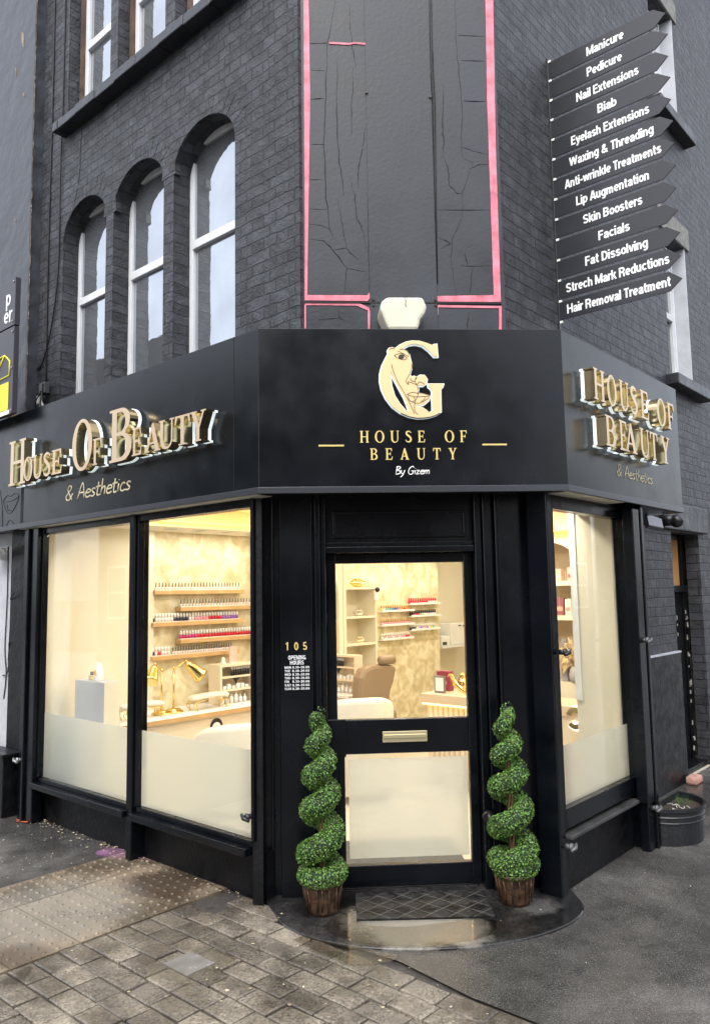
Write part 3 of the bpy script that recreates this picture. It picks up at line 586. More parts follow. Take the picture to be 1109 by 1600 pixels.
nS = len(sS); wS = [.05+.12*math.sin(math.pi*i/(nS-1))**1.2 for i in range(nS)]
SER = {
 'H': (.85, [[(0, 0), (.32, 0), (.32, .05), (.24, .05), (.24, .47), (.61, .47), (.61, .05), (.53, .05), (.53, 0), (.85, 0), (.85, .05), (.77, .05), (.77, .95), (.85, .95), (.85, 1), (.53, 1), (.53, .95), (.61, .95), (.61, .54), (.24, .54), (.24, .95), (.32, .95), (.32, 1), (0, 1), (0, .95), (.08, .95), (.08, .05), (0, .05)]]),
 'E': (.68, [[(0, 0), (.64, 0), (.68, .28), (.63, .28), (.56, .07), (.24, .07), (.24, .48), (.42, .48), (.46, .38), (.5, .38), (.5, .66), (.46, .66), (.42, .55), (.24, .55), (.24, .93), (.52, .93), (.58, .74), (.63, .74), (.61, 1), (0, 1), (0, .95), (.08, .95), (.08, .05), (0, .05)]]),
 'F': (.66, [[(0, 0), (.34, 0), (.34, .05), (.24, .05), (.24, .46), (.42, .46), (.46, .36), (.5, .36), (.5, .64), (.46, .64), (.42, .53), (.24, .53), (.24, .93), (.52, .93), (.59, .74), (.64, .74), (.62, 1), (0, 1), (0, .95), (.08, .95), (.08, .05), (0, .05)]]),
 'T': (.74, [[(.2, 0), (.54, 0), (.54, .05), (.45, .05), (.45, .93), (.62, .93), (.69, .72), (.74, .72), (.72, 1), (.02, 1), (0, .72), (.05, .72), (.12, .93), (.29, .93), (.29, .05), (.2, .05)]]),
 'U': (.82, [[(0, 1), (0, .95), (.08, .95)]+arc(.41, .33, .33, .35, 180, 360, 16)+[(.74, .95), (.82, .95), (.82, 1), (.58, 1), (.58, .95), (.66, .95)]+arc(.45, .33, .21, .27, 0, -180, 14)+[(.24, .95), (.32, .95), (.32, 1)]]),
 'A': (.85, [[(0, 0), (.26, 0), (.26, .05), (.18, .05), (.25, .27), (.5, .27), (.575, .05), (.5, .05), (.5, 0), (.85, 0), (.85, .05), (.78, .05), (.47, 1.01), (.385, 1.01), (.07, .05), (0, .05)], [(.27, .34), (.375, .7), (.48, .34)]]),
 'Y': (.82, [[(.24, 0), (.58, 0), (.58, .05), (.49, .05), (.49, .42), (.73, .95), (.82, .95), (.82, 1), (.55, 1), (.55, .95), (.64, .95), (.455, .54), (.27, .95), (.35, .95), (.35, 1), (0, 1), (0, .95), (.08, .95), (.33, .42), (.33, .05), (.24, .05)]]),
 'O': (.88, [arc(.44, .5, .44, .52, 0, 348, 28), arc(.44, .5, .27, .455, 0, 348, 28)]),
 'B': (.72, [[(0, 0), (.4, 0)]+arc(.4, .265, .32, .265, -90, 70, 10)+[(.54, .53)]+arc(.38, .765, .28, .235, -60, 90, 10)+[(0, 1), (0, .95), (.08, .95), (.08, .05), (0, .05)],
        [(.24, .07), (.24, .48)]+arc(.36, .275, .19, .205, 90, -90, 10), [(.24, .55), (.24, .93)]+arc(.35, .74, .16, .19, 90, -90, 10)]),
 'S': (.64, [stroke_loop(sS, wS)]),
}
def channel_letter(ch, fr, u0, u1, z0, z1, mirror, depth=.062):
    w, loops = SER[ch]
    def mp(a, d, b):
        u = a/w; u = u0+(u1-u0)*u
        return (u, d, z0+(z1-z0)*b)
    m = MB(fr)
    gf = curve_fill(loops, 1.0)
    def side(x, y, z): return mp(x, -.098 if z > 0 else -.038, y)
    vs = [side(*q) for q in gf[0]]
    for f in gf[1]:
        d = {round(gf[0][i][2], 3) for i in f}
        k_ = len(m.v)
        m.add([vs[i] for i in f], [tuple(range(len(f)))], 1 if d == {.5} else 0)
    hf = curve_fill(loops, 1.0, off=.008)
    m.flat(hf, lambda x, y, z: mp(x, -.037 if z > 0 else -.018, y), 2)
    return m.build('letter', [GOLD, GOLDF, HALO], FS, uv=False, weld=True)
b0, bz, sz = 2.41, 2.742, 2.592
for ch, t0, t1, zt in (('H', 2.668, 2.408, bz), ('O', 2.435, 2.298, sz), ('U', 2.292, 2.152, sz), ('S', 2.145, 2.035, sz), ('E', 2.02, 1.88, sz), ('O', 1.745, 1.492, bz), ('F', 1.482, 1.375, sz),
                       ('B', 1.285, 1.036, bz), ('E', 1.032, .93, sz), ('A', .895, .738, sz), ('U', .755, .605, sz), ('T', .60, .458, sz), ('Y', .458, .315, sz)):
    channel_letter(ch, fL, t0, t1, b0 if zt == bz else b0+.012, zt, True)
for ch, t0, t1, r in (('H', .168, .312, 0), ('O', .345, .472, 0), ('U', .515, .648, 0), ('S', .668, .782, 0), ('E', .83, .96, 0), ('O', 1.10, 1.252, 0), ('F', 1.285, 1.41, 0),
                      ('B', .295, .43, 1), ('E', .485, .595, 1), ('A', .565, .738, 1), ('U', .79, .935, 1), ('T', .95, 1.08, 1), ('Y', 1.13, 1.29, 1)):
    channel_letter(ch, fR, t0, t1, 2.618-.242*r, 2.795-.244*r, False)
# flat gold lettering on the corner face
def serif_row(word, x0, x1, z0, z1):
    W_ = {' ': .75}; tot = sum(W_.get(c) or SER[c][0] for c in word); n = len(word)-1; h = z1-z0; gs = (x1-x0-tot*h*.9)/n; x = x0
    for c in word:
        w = (W_.get(c) or SER[c][0])*h*.9
        if c != ' ':
            g = MB(); g.flat(curve_fill(SER[c][1], 1), lambda a, b, d: (x+a*h*.9, -.004 if d > 0 else .001, z0+b*h)); g.build('flat_letter', GOLDP, FS, uv=False)
        x += w+gs
serif_row('HOUSE OF', -.287, .283, 2.368, 2.431); serif_row('BEAUTY', -.234, .226, 2.276, 2.337)
m = MB(); m.box(-.504, -.371, -.004, .001, 2.349, 2.3575); m.build('gold_dash', GOLDP, FS); m = MB(); m.box(.364, .496, -.004, .001, 2.350, 2.3585); m.build('gold_dash', GOLDP, FS)
# handwritten alphabet
HAND = {'A': (.55, [[(0, 0), (.28, 1), (.5, 0)], [(.1, .36), (.45, .38)]]), 'e': (.42, [[(.05, .28), (.36, .32), (.33, .46), (.18, .5), (.04, .3), (.07, .08), (.2, 0), (.38, .09)]]),
 's': (.36, [[(.3, .46), (.15, .5), (.06, .4), (.16, .27), (.27, .15), (.18, .02), (0, .05)]]), 't': (.34, [[(.13, .85), (.1, .12), (.2, 0), (.29, .05)], [(-.03, .55), (.3, .58)]]),
 'h': (.38, [[(.06, 1), (.03, 0)], [(.04, .3), (.18, .5), (.28, .42), (.29, 0)]]), 'i': (.17, [[(.06, .5), (.05, 0)], [(.06, .70), (.065, .74)]]), 'c': (.38, [[(.33, .42), (.2, .5), (.05, .3), (.07, .08), (.2, 0), (.34, .07)]]),
 '&': (.62, [[(.5, 0), (.1, .68), (.2, .95), (.36, .85), (.3, .65), (.03, .3), (.1, .05), (.3, .05), (.5, .4)]]), ' ': (.3, []),
 'B': (.48, [[(.06, 1), (.03, 0)], [(.0, .95), (.3, .98), (.38, .78), (.08, .55)], [(.08, .55), (.38, .4), (.4, .12), (.03, 0)]]), 'y': (.4, [[(.02, .5), (.08, .12), (.26, .1)], [(.36, .5), (.22, -.1), (.02, -.34)]]),
 'G': (.6, [[(.5, .85), (.35, 1), (.1, .75), (.02, .35), (.15, .02), (.42, .06), (.48, .42)], [(.26, .42), (.55, .44)]]), 'z': (.38, [[(0, .48), (.3, .5)], [(.3, .5), (0, .02)], [(0, .02), (.33, .03)]]),
 'm': (.52, [[(.02, .5), (.02, 0)], [(.03, .3), (.14, .5), (.22, .4), (.22, 0)], [(.23, .3), (.36, .5), (.44, .38), (.45, 0)]])}
def hand(word, fr, u0, u1, z0, z1, r, m_, slant=.12, rise=0):
    tot = sum(HAND[c][0] for c in word); sc = (u1-u0)/tot; h = z1-z0; x = 0; g = MB(fr)
    for c in word:
        w, st = HAND[c]
        for p in st:
            q = [(u0+sc*(x+a+slant*b), -.0015, z0+b*h+rise*(x+a)/tot) for a, b in (smooth(p, 4) if len(p) > 2 else p)]
            g.tube(q, r, 6, squash=lambda v: (v[0], -.0015+(v[1]+.0015)*.35, v[2]))
        x += w
    return g.build('script_lettering', m_, FS, uv=False)
hand('& Aesthetics', fL, 2.0, 1.19, 2.247, 2.352, .0062, CREAMV)
hand('& Aesthetics', fR, .65, 1.215, 2.252, 2.325, .0042, CREAMV)
hand('By Gizem', fC, -.102, .078, 2.198, 2.24, .0026, WHT)
# logo: a letter drawn as a face
def LG(x, y): return (-.2568+x*.00043, 2.9557-y*.000439)
OUT = [(905, 135), (915, 290), (865, 290), (800, 215), (720, 155), (640, 135), (560, 145), (500, 178), (468, 203), (530, 222), (558, 265), (567, 310), (584, 380), (580, 450), (560, 510), (572, 545), (610, 535), (645, 548), (690, 522), (740, 525), (772, 570), (765, 620), (720, 652), (655, 650), (664, 700), (655, 738), (720, 752), (806, 778), (790, 830), (730, 880), (640, 902), (612, 905),
       (640, 915), (700, 920), (760, 960), (776, 985), (800, 980), (830, 965), (830, 720), (815, 690), (785, 665), (785, 632), (975, 632), (965, 668), (938, 692), (935, 972), (880, 1010), (800, 1035), (720, 1048), (640, 1050), (540, 1032), (430, 985), (330, 910), (255, 810), (205, 700), (185, 600), (190, 500), (215, 410), (260, 320), (300, 250), (290, 220), (310, 190), (350, 180), (388, 190), (450, 145), (530, 108), (600, 95), (690, 98), (780, 125), (850, 152), (878, 137)]
HOLE = [(325, 480), (345, 540), (402, 650), (480, 800), (546, 978), (495, 955), (420, 870), (362, 770), (330, 650), (321, 550)]
lg = [[LG(*q) for q in OUT], [LG(*q) for q in HOLE]]
m = MB(); m.flat(curve_fill(lg, 1), lambda a, b, d: (a, -.030 if d > 0 else -.020, b)); lo = m.build('logo', GOLDL, FS, uv=False, bevel=.0008)
lo['label'] = 'gold letter logo drawn as a face with one eye, nose and lips'
m = MB(); m.flat(curve_fill(lg, 1, off=.004), lambda a, b, d: (a, -.0195 if d > 0 else -.004, b)); m.build('logo_halo', HALO, lo, uv=False)
m = MB()
for c in ([(370, 285), (410, 265), (460, 262), (505, 295), (525, 325), (470, 335), (410, 315), (370, 285)], [(415, 225), (455, 245), (500, 270), (545, 295)], [(440, 205), (500, 208), (545, 245), (555, 285)],
          [(584, 380), (578, 450), (550, 520), (515, 580), (512, 620), (540, 640), (530, 610), (560, 615), (640, 645)], [(565, 560), (570, 590), (610, 605), (630, 560), (650, 548)], [(640, 560), (615, 600), (640, 640), (655, 700), (650, 770), (615, 850), (602, 940), (620, 990), (650, 1008)],
          [(650, 640), (670, 610), (710, 620), (735, 640)], [(515, 765), (560, 745), (600, 738), (640, 748), (690, 745), (800, 775)], [(515, 765), (560, 780), (640, 795), (800, 782)], [(525, 785), (550, 840), (610, 870), (690, 865), (790, 800)], [(600, 800), (610, 840), (580, 850)], [(740, 800), (710, 840), (680, 850)],
          [(335, 390), (345, 450), (400, 600), (480, 740), (560, 900), (600, 1000)], [(310, 215), (330, 195), (375, 195)]):
    m.tube([(LG(x, y)[0], -.0305, LG(x, y)[1]) for x, y in smooth(c, 4)], .0016, 5)
m.plate([(LG(455, 300)[0]+.0155*math.cos(2*math.pi*i/14), LG(455, 300)[1]+.0125*math.sin(2*math.pi*i/14)) for i in range(14)], -.0312, -.0295)
m.build('face_line', DARKL, lo, uv=False)
# faint lips drawing at the far end of the fascia
m = MB(fL)
def lp_(x, y): return (2.964-(x-30)/120*.256, -.001, 2.339-(y-820)*.00113)
for c in ([(30, 820), (60, 790), (90, 800), (120, 785), (150, 805), (140, 850), (100, 910), (70, 910), (40, 860), (30, 820)], [(35, 825), (90, 835), (150, 812)], [(60, 850), (70, 890), (90, 895)], [(0, 740), (20, 850), (30, 1000)], [(60, 1000), (85, 960), (120, 990)]):
    m.tube([lp_(*q) for q in smooth(c, 4)], .0022, 5)
m.build('lips_drawing', CRK, FS, uv=False)

# ------------------------------------------------------------------ finger sign on the right wall
PT = .97
def fS(a, b, c): return fR(PT+b, .5-a, c)      # a = distance out from the wall, b = thickness, c = height
BSG = thing('finger_sign', 'tall projecting sign of stacked dark arrow blades listing treatments on the side wall', 'sign', tuple(fR(PT, .5, 3.3)))
m = MB(fS); m.box(.008, .03, -.011, .011, 3.30, 5.33)
for i in range(14): m.box(-.02, .01, -.008, .008, 5.305-.1465*i-.012, 5.305-.1465*i)
m.build('pole', BLADE, BSG, bevel=.002)
for i in range(14):
    m = MB(fS); m.box(.028, .05, -.009, -.002, 5.300-.1465*i-.01, 5.300-.1465*i+.006); m.build('clip', WHT, BSG)
TX = ['Manicure', 'Pedicure', 'Nail Extensions', 'Biab', 'Eyelash Extensions', 'Waxing & Threading', 'Anti-wrinkle Treatments', 'Lip Augmentation', 'Skin Boosters', 'Facials', 'Fat Dissolving', 'Strech Mark Reductions', 'Hair Removal Treatment']
WD = [.257, .243, .43, .13, .535, .575, .655, .495, .4, .21, .42, .69, .69]; WC = [.442, .43, .44, .435, .44, .44, .44, .435, .43, .435, .44, .43, .43]
for i, tx in enumerate(TX):
    zc = 5.23-.1465*i; h = .0625
    m = MB(fS); m.plate([(.032, zc-h), (.77, zc-h), (.848+random.uniform(-.004, .004), zc), (.77, zc+h), (.032, zc+h)], -.004, .004)
    bl = m.build('arrow_blade', BLADE, BSG); bl['label'] = 'dark arrow blade reading '+tx
    m = MB(fS); sans(m, tx, lambda a, b, l_: (WC[i]+a, -.0045-l_, zc-.03+b), height=.064, width=WD[i], pen=.175); m.build('lettering', TXTW, bl, uv=False)

# ------------------------------------------------------------------ alarm box, lights, cameras, cables
m = MB(); c0 = (.002, 3.19); m.plate(ALARM, .30, .495); a_ = m.build('alarm_box', mat('yellowed_plastic', (.62, .6, .48), .4, var=.05, vscale=12), None, bevel=.018)
tag(a_, 'cream alarm box with tapered sides standing above the middle of the fascia', 'alarm box')
m = MB(); m.tube([(.012, .299, 3.283), (.016, .298, 3.26), (.013, .298, 3.24), (.017, .298, 3.225)], .0014, 5); m.build('crack', CRK, a_)
def dome(fr, t, o, z, label, n):
    e = thing('security_camera', label, 'camera', tuple(fr(t, o, z)))
    g = MB(fr); g.cyl(t, o, z-.02, z, .055, n=20); g.build('mount', WHT if n else BLKP, e)
    g = MB(fr); g.ball((t, o, z-.03), .042, 14); g.build('lens_dome', BLKP, e); return e
e = thing('security_camera', 'white wall camera with a dark lens under the left fascia end', 'camera', tuple(fL(3.2, .02, 1.9)))
g = MB(fL); g.disc_axis((3.23, .04, 1.94), 1, .05, .1, 16); g.ball((3.16, .02, 1.98), .05, 14); g.build('camera_body', WHT, e); g = MB(fL); g.ball((3.10, -.02, 2.0), .045, 14); g.build('lens_dome', BLKP, e)
e = thing('security_camera', 'black dome camera beside the side door lintel', 'camera', tuple(fR(2.62, .3, 2.1)))
g = MB(fR); g.disc_axis((2.62, .36, 2.13), 1, .045, .1, 16); g.build('mount', BLKP, e); g = MB(fR); g.ball((2.62, .34, 2.12), .055, 16); g.build('lens_dome', BLKP, e)
e = thing('floodlight', 'small grey floodlight tilted under the right fascia end', 'light', tuple(fR(2.1, .4, 2.0)))
g = MB(fR); g.add([(2.0, .33, 2.05), (2.16, .28, 2.03), (2.18, .30, 2.11), (2.02, .35, 2.14), (2.02, .37, 2.03), (2.17, .33, 2.01), (2.19, .34, 2.09), (2.04, .40, 2.12)], [(0, 1, 2, 3), (4, 5, 6, 7), (0, 1, 5, 4), (1, 2, 6, 5), (2, 3, 7, 6), (3, 0, 4, 7)]); g.build('lamp_head', METAL, e, bevel=.006)
g = MB(fR); g.tube([(2.09, .36, 2.07), (2.09, .43, 2.08), (2.09, .47, 2.1)], .012, 8); g.build('bracket', GREYM, e)
e = thing('junction_box', 'grey junction box with loose wires and a white tag above the left fascia', 'box', tuple(fL(3.3, .46, 3.2)))
g = MB(fL); g.box(3.24, 3.34, .44, .49, 3.33, 3.43); g.build('box_body', GREYM, e, bevel=.006); g = MB(fL); g.box(3.262, 3.318, .432, .442, 3.35, 3.41); g.build('recess', BLKP, e)
g = MB(fL); g.plate([(3.25, 3.2), (3.31, 3.28), (3.36, 3.2), (3.30, 3.13)], .45, .455); g.build('white_tag', WHT, e)
g = MB(fL); g.box(3.355, 3.395, .45, .48, 3.26, 3.33); g.build('connector', WHT, e)
for pth in ([(3.3, .44, 3.34), (3.36, .43, 3.28), (3.41, .45, 3.2), (3.46, .48, 3.1), (3.5, .48, 3.0)], [(3.28, .44, 3.34), (3.26, .42, 3.25), (3.29, .44, 3.16), (3.38, .46, 3.05)]):
    g = MB(fL); g.tube(smooth(pth, 5), .006, 6); g.build('wire', BLKP, e)
def cable(label, pth, r=.006):
    g = MB(fL); g.tube(smooth(pth, 6), r, 6); tag(g.build('wall_cable', PAINT2), label, 'cable', 'cables on the left brick wall')
cable('thin black cable running straight down the brick nearest the neighbour', [(3.33, .492, 7.6), (3.32, .492, 6), (3.33, .492, 5), (3.33, .492, 4.2), (3.31, .49, 3.43)])
cable('thin black cable down the brick beside the arched window, curving to the left', [(3.13, .492, 7.6), (3.13, .492, 6), (3.14, .488, 5.3), (3.14, .492, 4.6), (3.17, .49, 4.2), (3.28, .488, 3.8), (3.4, .49, 3.62), (3.49, .492, 3.6)])
m = MB(fR); m.tube(smooth([(1.55, .448, 2.09), (1.56, .447, 1.6), (1.55, .447, 1.2), (1.53, .446, .9)], 6), .006, 6); tag(m.build('wall_cable', PAINT2), 'thin dark cable running down the low brick wall beside the right window', 'cable')

# ------------------------------------------------------------------ neighbouring property at the left
NB = thing('neighbouring_building', 'dark rendered neighbouring building at the left edge', 'building', tuple(fL(4.5, .6, 0)))
m = MB(fL); m.box(3.5, 12, .40, .8, 2.4, 12); m.build('wall', NRENDR, NB)
m = MB(fL); random.seed(11); z = 3.05; pr = []
while z < 7.6: pr.append((3.4995-random.choice((.0005, .0008, .006, .012, .016))*random.uniform(.4, 1), z)); z += random.uniform(.012, .07)
m.plate([(3.5, 3.05)]+pr+[(3.5, 7.6)], .404, .408); m.build('chipped_edge', mat('chipped_plaster', (.22, .175, .13), .8, var=.5, vscale=20), NB)
for t, z, w_, h_ in ((3.72, 6.72, .07, .2), (3.86, 6.5, .03, .12), (3.68, 6.2, .03, .06), (3.78, 5.02, .03, .05)):
    m = MB(fL); m.plate([(t, z), (t+w_*.5, z+h_*.2), (t+w_, z+h_*.8), (t+w_*.8, z+h_), (t+w_*.2, z+h_*.7)], .396, .41); m.build('bare_patch', mat('chipped_plaster', (.34, .27, .2)), NB)
m = MB(fL); m.box(3.06, 4.4, .16, .6, 0, 2.112); m.build('white_pier', WHWALL, NB)
m = MB(fL); m.box(2.77, 4.4, -.03, .115, 0, .425); m.box(2.755, 4.4, -.045, .118, .425, .452); m.build('black_plinth', PAINT2, NB, bevel=.006)
m = MB(fL)
for pth in ([(3.2, .155, 2.0), (3.18, .15, 1.6), (3.2, .152, 1.2), (3.16, .15, 1.0), (3.2, .155, .8)], [(3.12, .155, 2.05), (3.11, .15, 1.5), (3.13, .15, 1.1)], [(3.22, .15, .98), (3.12, .145, 1.02), (3.05, .115, 1.25)], [(3.05, .115, 1.58), (3.0, .10, 1.6), (2.95, .10, 1.63)]): m.tube(smooth(pth, 5), .005, 6)
m.build('wire', BLKP, NB)
NS = thing('neighbour_sign', 'purple-black shop sign with white letters and a yellow panel at the left edge', 'sign', tuple(fL(3.2, -.1, 2.95)))
m = MB(fL); m.box(2.60, 4.2, -.12, -.08, 2.952, 3.62); m.box(2.595, 4.2, -.122, -.08, 3.628, 4.0); m.build('board', SIGNB, NS, bevel=.003)
m = MB(fL); m.box(2.665, 4.0, -.124, -.118, 2.99, 3.2); m.build('yellow_panel', YELL, NS); m = MB(fL); m.box(2.645, 4.0, -.1235, -.118, 2.953, 2.985); m.build('pale_strip', WHT, NS)
def L_text(body, t, z, h):
    g = MB(fL); sans(g, body, lambda a, b, l_: (t-a*1.3, -.1235-l_, z+b), height=h, align='R', pen=.13); g.build('lettering', TXTW, NS, uv=False)
L_text('p', 2.665, 3.80, .125); L_text('er', 2.64, 3.665, .125)
m = MB(fL); m.tube([(2.95, -.122, 3.40), (2.745, -.122, 3.42), (2.655, -.122, 3.36), (2.655, -.122, 3.25), (2.95, -.122, 3.235)], .006, 6); m.tube([(2.745, -.122, 3.42), (2.85, -.122, 3.32), (2.95, -.122, 3.31)], .006, 6); m.build('house_outline', YELL, NS, uv=False)
for t, z in ((2.625, 3.97), (2.625, 3.66), (2.625, 3.58), (2.62, 3.3), (2.61, 2.975)): m = MB(fL); m.disc_axis((t, -.128, z), 1, .009, .008, 8); m.build('screw', METAL, NS)
m = MB(fL); m.box(3.005, 3.075, .06, .10, 3.0, 4.03); tag(m.build('timber_batten', WOOD, bevel=.003), 'raw timber batten standing upright behind the neighbour sign', 'batten')

# ------------------------------------------------------------------ ground
def ground_mat(name, dark, light, rough, wet=.12, sc=1.3, speck=0, bump=.004, bscale=120, island=0, puddle=.5, stain_reflection=None):
    m = mat(name, dark, rough); n, l, p = nt(m)
    g = n.new('ShaderNodeNewGeometry'); P = g.outputs['Position']
    def noise(s_, d=6, r=.55):
        q = n.new('ShaderNodeTexNoise'); q.inputs['Scale'].default_value = s_; q.inputs['Detail'].default_value = d; q.inputs['Roughness'].default_value = r; l.new(P, q.inputs['Vector']); return q.outputs[0]
    def rng(x, a, b, c, d):
        q = n.new('ShaderNodeMapRange'); q.inputs[1].default_value = a; q.inputs[2].default_value = b; q.inputs[3].default_value = c; q.inputs[4].default_value = d; l.new(x, q.inputs[0]); return q.outputs[0]
    def mixc(f, a, b, bl='MIX'):
        q = n.new('ShaderNodeMix'); q.data_type = 'RGBA'; q.blend_type = bl
        for s_, v in ((0, f), (6, a), (7, b)):
            if isinstance(v, (int, float)): q.inputs[s_].default_value = v
            elif isinstance(v, tuple): q.inputs[s_].default_value = (*v, 1)
            else: l.new(v, q.inputs[s_])
        return q.outputs[2]
    big = noise(sc, 5); mid = noise(7, 6, .6); fine = noise(bscale, 4, .7)
    col = mixc(rng(mid, .3, .7, 0, 1), dark, light)
    if island: col = mixc(1.0, col, rng(g.outputs['Random Per Island'], 0, 1, 1-island, 1+island), 'MULTIPLY')
    w = rng(big, puddle-.07, puddle+.07, 0, 1)
    col = mixc(1.0, col, rng(w, 0, 1, 1.0, .42), 'MULTIPLY')
    col = mixc(1.0, col, rng(fine, .32, .68, .45, 1.55), 'MULTIPLY')
    if speck:
        v = n.new('ShaderNodeTexVoronoi'); v.inputs['Scale'].default_value = 150; l.new(P, v.inputs['Vector'])
        col = mixc(rng(v.outputs['Distance'], .12, .2, speck, 0), col, (.42, .41, .38))
    if stain_reflection:
        for (cx, cy, r_, sc_, cc, am) in stain_reflection:
            d = n.new('ShaderNodeVectorMath'); d.operation = 'DISTANCE'; d.inputs[1].default_value = (cx, cy, 0); l.new(P, d.inputs[0])
            ed = n.new('ShaderNodeMath'); ed.operation = 'MULTIPLY_ADD'; ed.inputs[1].default_value = sc_; l.new(noise(9, 6, .7), ed.inputs[0]); l.new(d.outputs['Value'], ed.inputs[2])
            col = mixc(rng(ed.outputs[0], sc_*.5+r_*.6, sc_*.5+r_, am, 0), col, cc)
    l.new(col, p.inputs['Base Color'])
    q = n.new('ShaderNodeMath'); q.operation = 'ADD'; l.new(rng(w, 0, 1, rough, wet), q.inputs[0]); l.new(rng(fine, .3, .7, -.06, .08), q.inputs[1]); q.use_clamp = True
    l.new(q.outputs[0], p.inputs['Roughness'])
    hh = n.new('ShaderNodeMath'); hh.operation = 'MULTIPLY_ADD'; hh.inputs[1].default_value = .6; l.new(mid, hh.inputs[0]); l.new(fine, hh.inputs[2])
    b = n.new('ShaderNodeBump'); b.inputs['Distance'].default_value = bump; l.new(rng(w, 0, 1, 1, .3), b.inputs['Strength']); l.new(hh.outputs[0], b.inputs['Height']); l.new(b.outputs[0], p.inputs['Normal'])
    return m
def wpt(t, o): q = fL(t, o, 0); return (q.x, q.y)
pinks = [(*wpt(1.45, .14), .16, .16, (.36, .17, .3), .5), (*wpt(1.2, .27), .16, .2, (.4, .19, .33), .5), (*wpt(.95, .28), .12, .2, (.5, .22, .4), .5), (*wpt(1.52, .04), .05, .05, (.4, .18, .38), .5), (*wpt(1.3, .3), .2, .25, (.6, .56, .5), .5)]
ASPH = ground_mat('wet_asphalt', (.083, .079, .075), (.16, .153, .144), .24, .08, .9, .8, .0042, 130, puddle=.46, stain_reflection=pinks)
SETT = ground_mat('granite_setts', (.13, .11, .085), (.30, .26, .205), .34, .07, 1.9, .25, .011, 80, island=.32, puddle=.46)
TACT = ground_mat('tactile_slab', (.19, .145, .098), (.29, .235, .165), .45, .14, 1.7, 0, .003, 140, island=.12, puddle=.53, stain_reflection=pinks+[(*wpt(.75, -.02), .3, .3, (.055, .038, .024), .95), (*wpt(.55, -.95), .16, .2, (.07, .05, .035), .8), (*wpt(.9, -.6), .5, .4, (.2, .19, .17), .6)])
JOINT = mat('joint_grit', (.05, .045, .04), .6, var=.4, vscale=30, bump=.004)
STEP = ground_mat('painted_step', (.014, .014, .016), (.045, .043, .04), .3, .05, 2.0, 0, .0016, 60, puddle=.5, stain_reflection=[(-.12, -.24, .22, .2, (.25, .235, .20), .85), (.1, -.24, .2, .2, (.25, .235, .20), .85), (.55, .0, .14, .25, (.12, .115, .11), .6), (-.3, -.1, .16, .2, (.2, .19, .165), .7)])  # pale patches below the door: worn paint plus its reflection put into the colour
m = MB(); m.add([(-400, -400, -.012), (400, -400, -.012), (400, 400, -.012), (-400, 400, -.012)], [(0, 1, 2, 3)]); struct(m.build('ground', JOINT, recalc=False))
def sheet(name, poly, z, mt, fr=fL):
    g = MB(fr); g.add([(a, b, z) for a, b in poly], [tuple(range(len(poly)))]); o = g.build(name, mt)
    if o.data.polygons[0].normal.z < 0: o.data.flip_normals()
    return struct(o)
sheet('asphalt_pavement', [(1.412, .3), (1.412, -9), (30, -9), (30, .3)], 0, ASPH)
# asphalt right of the setts: bounded by the sett edge and the doorstep
sheet('asphalt_pavement', [(.3, .6), (.3, .20), (-.1, .13), (-.55, .06), (-.8, .085), (-1.2, .03), (-30, .03), (-30, 30), (-1.0, 30)], .0, ASPH)
# setts
random.seed(5); m = MB(fL); o = .26; row = 0
while o > -5.5:
    rh = random.uniform(.112, .128); t = .435; first = True
    while t > -6.5:
        w_ = random.uniform(.165, .215); w_ = w_*(random.choice((.55, .8)) if first and row % 2 else 1); first = False
        a1, a0, b1, b0 = t-.004, t-w_+.004, o-.004, o-rh+.004
        q_ = fL((a0+a1)/2, (o-rh/2), 0)
        keep = not (b1 > .09 and a1 < -.16) and not b1 > .27 and ((q_.x/.70)**2+((q_.y-.05)/.44)**2 > 1 or q_.y > .05) and q_.y < .2
        if o < -3.2 and t < -3.5: keep = False
        if keep:
            dz = random.uniform(-.002, .003); tx, ty = random.uniform(-.012, .012), random.uniform(-.015, .015); e = .007
            c_ = ((a0+a1)/2, (b0+b1)/2)
            def zt(a, b): return dz+.003+(a-c_[0])*tx+(b-c_[1])*ty
            J = lambda: random.uniform(-.003, .003)
            base = [(a0, b0), (a1, b0), (a1, b1), (a0, b1)]; base = [(a+J(), b+J()) for a, b in base]
            ins = [(a+(e if a < c_[0] else -e), b+(e if b < c_[1] else -e)) for a, b in base]
            vs = [(a, b, -.014) for a, b in base]+[(a, b, zt(a, b)-.004) for a, b in base]+[(a, b, zt(a, b)) for a, b in ins]
            fs = [(8, 9, 10, 11)]+[(i, (i+1) % 4, 4+(i+1) % 4, 4+i) for i in range(4)]+[(4+i, 4+(i+1) % 4, 8+(i+1) % 4, 8+i) for i in range(4)]
            m.add(vs, fs)
        t -= w_
    o -= rh; row += 1
struct(m.build('stone_paving', SETT, uv=False))
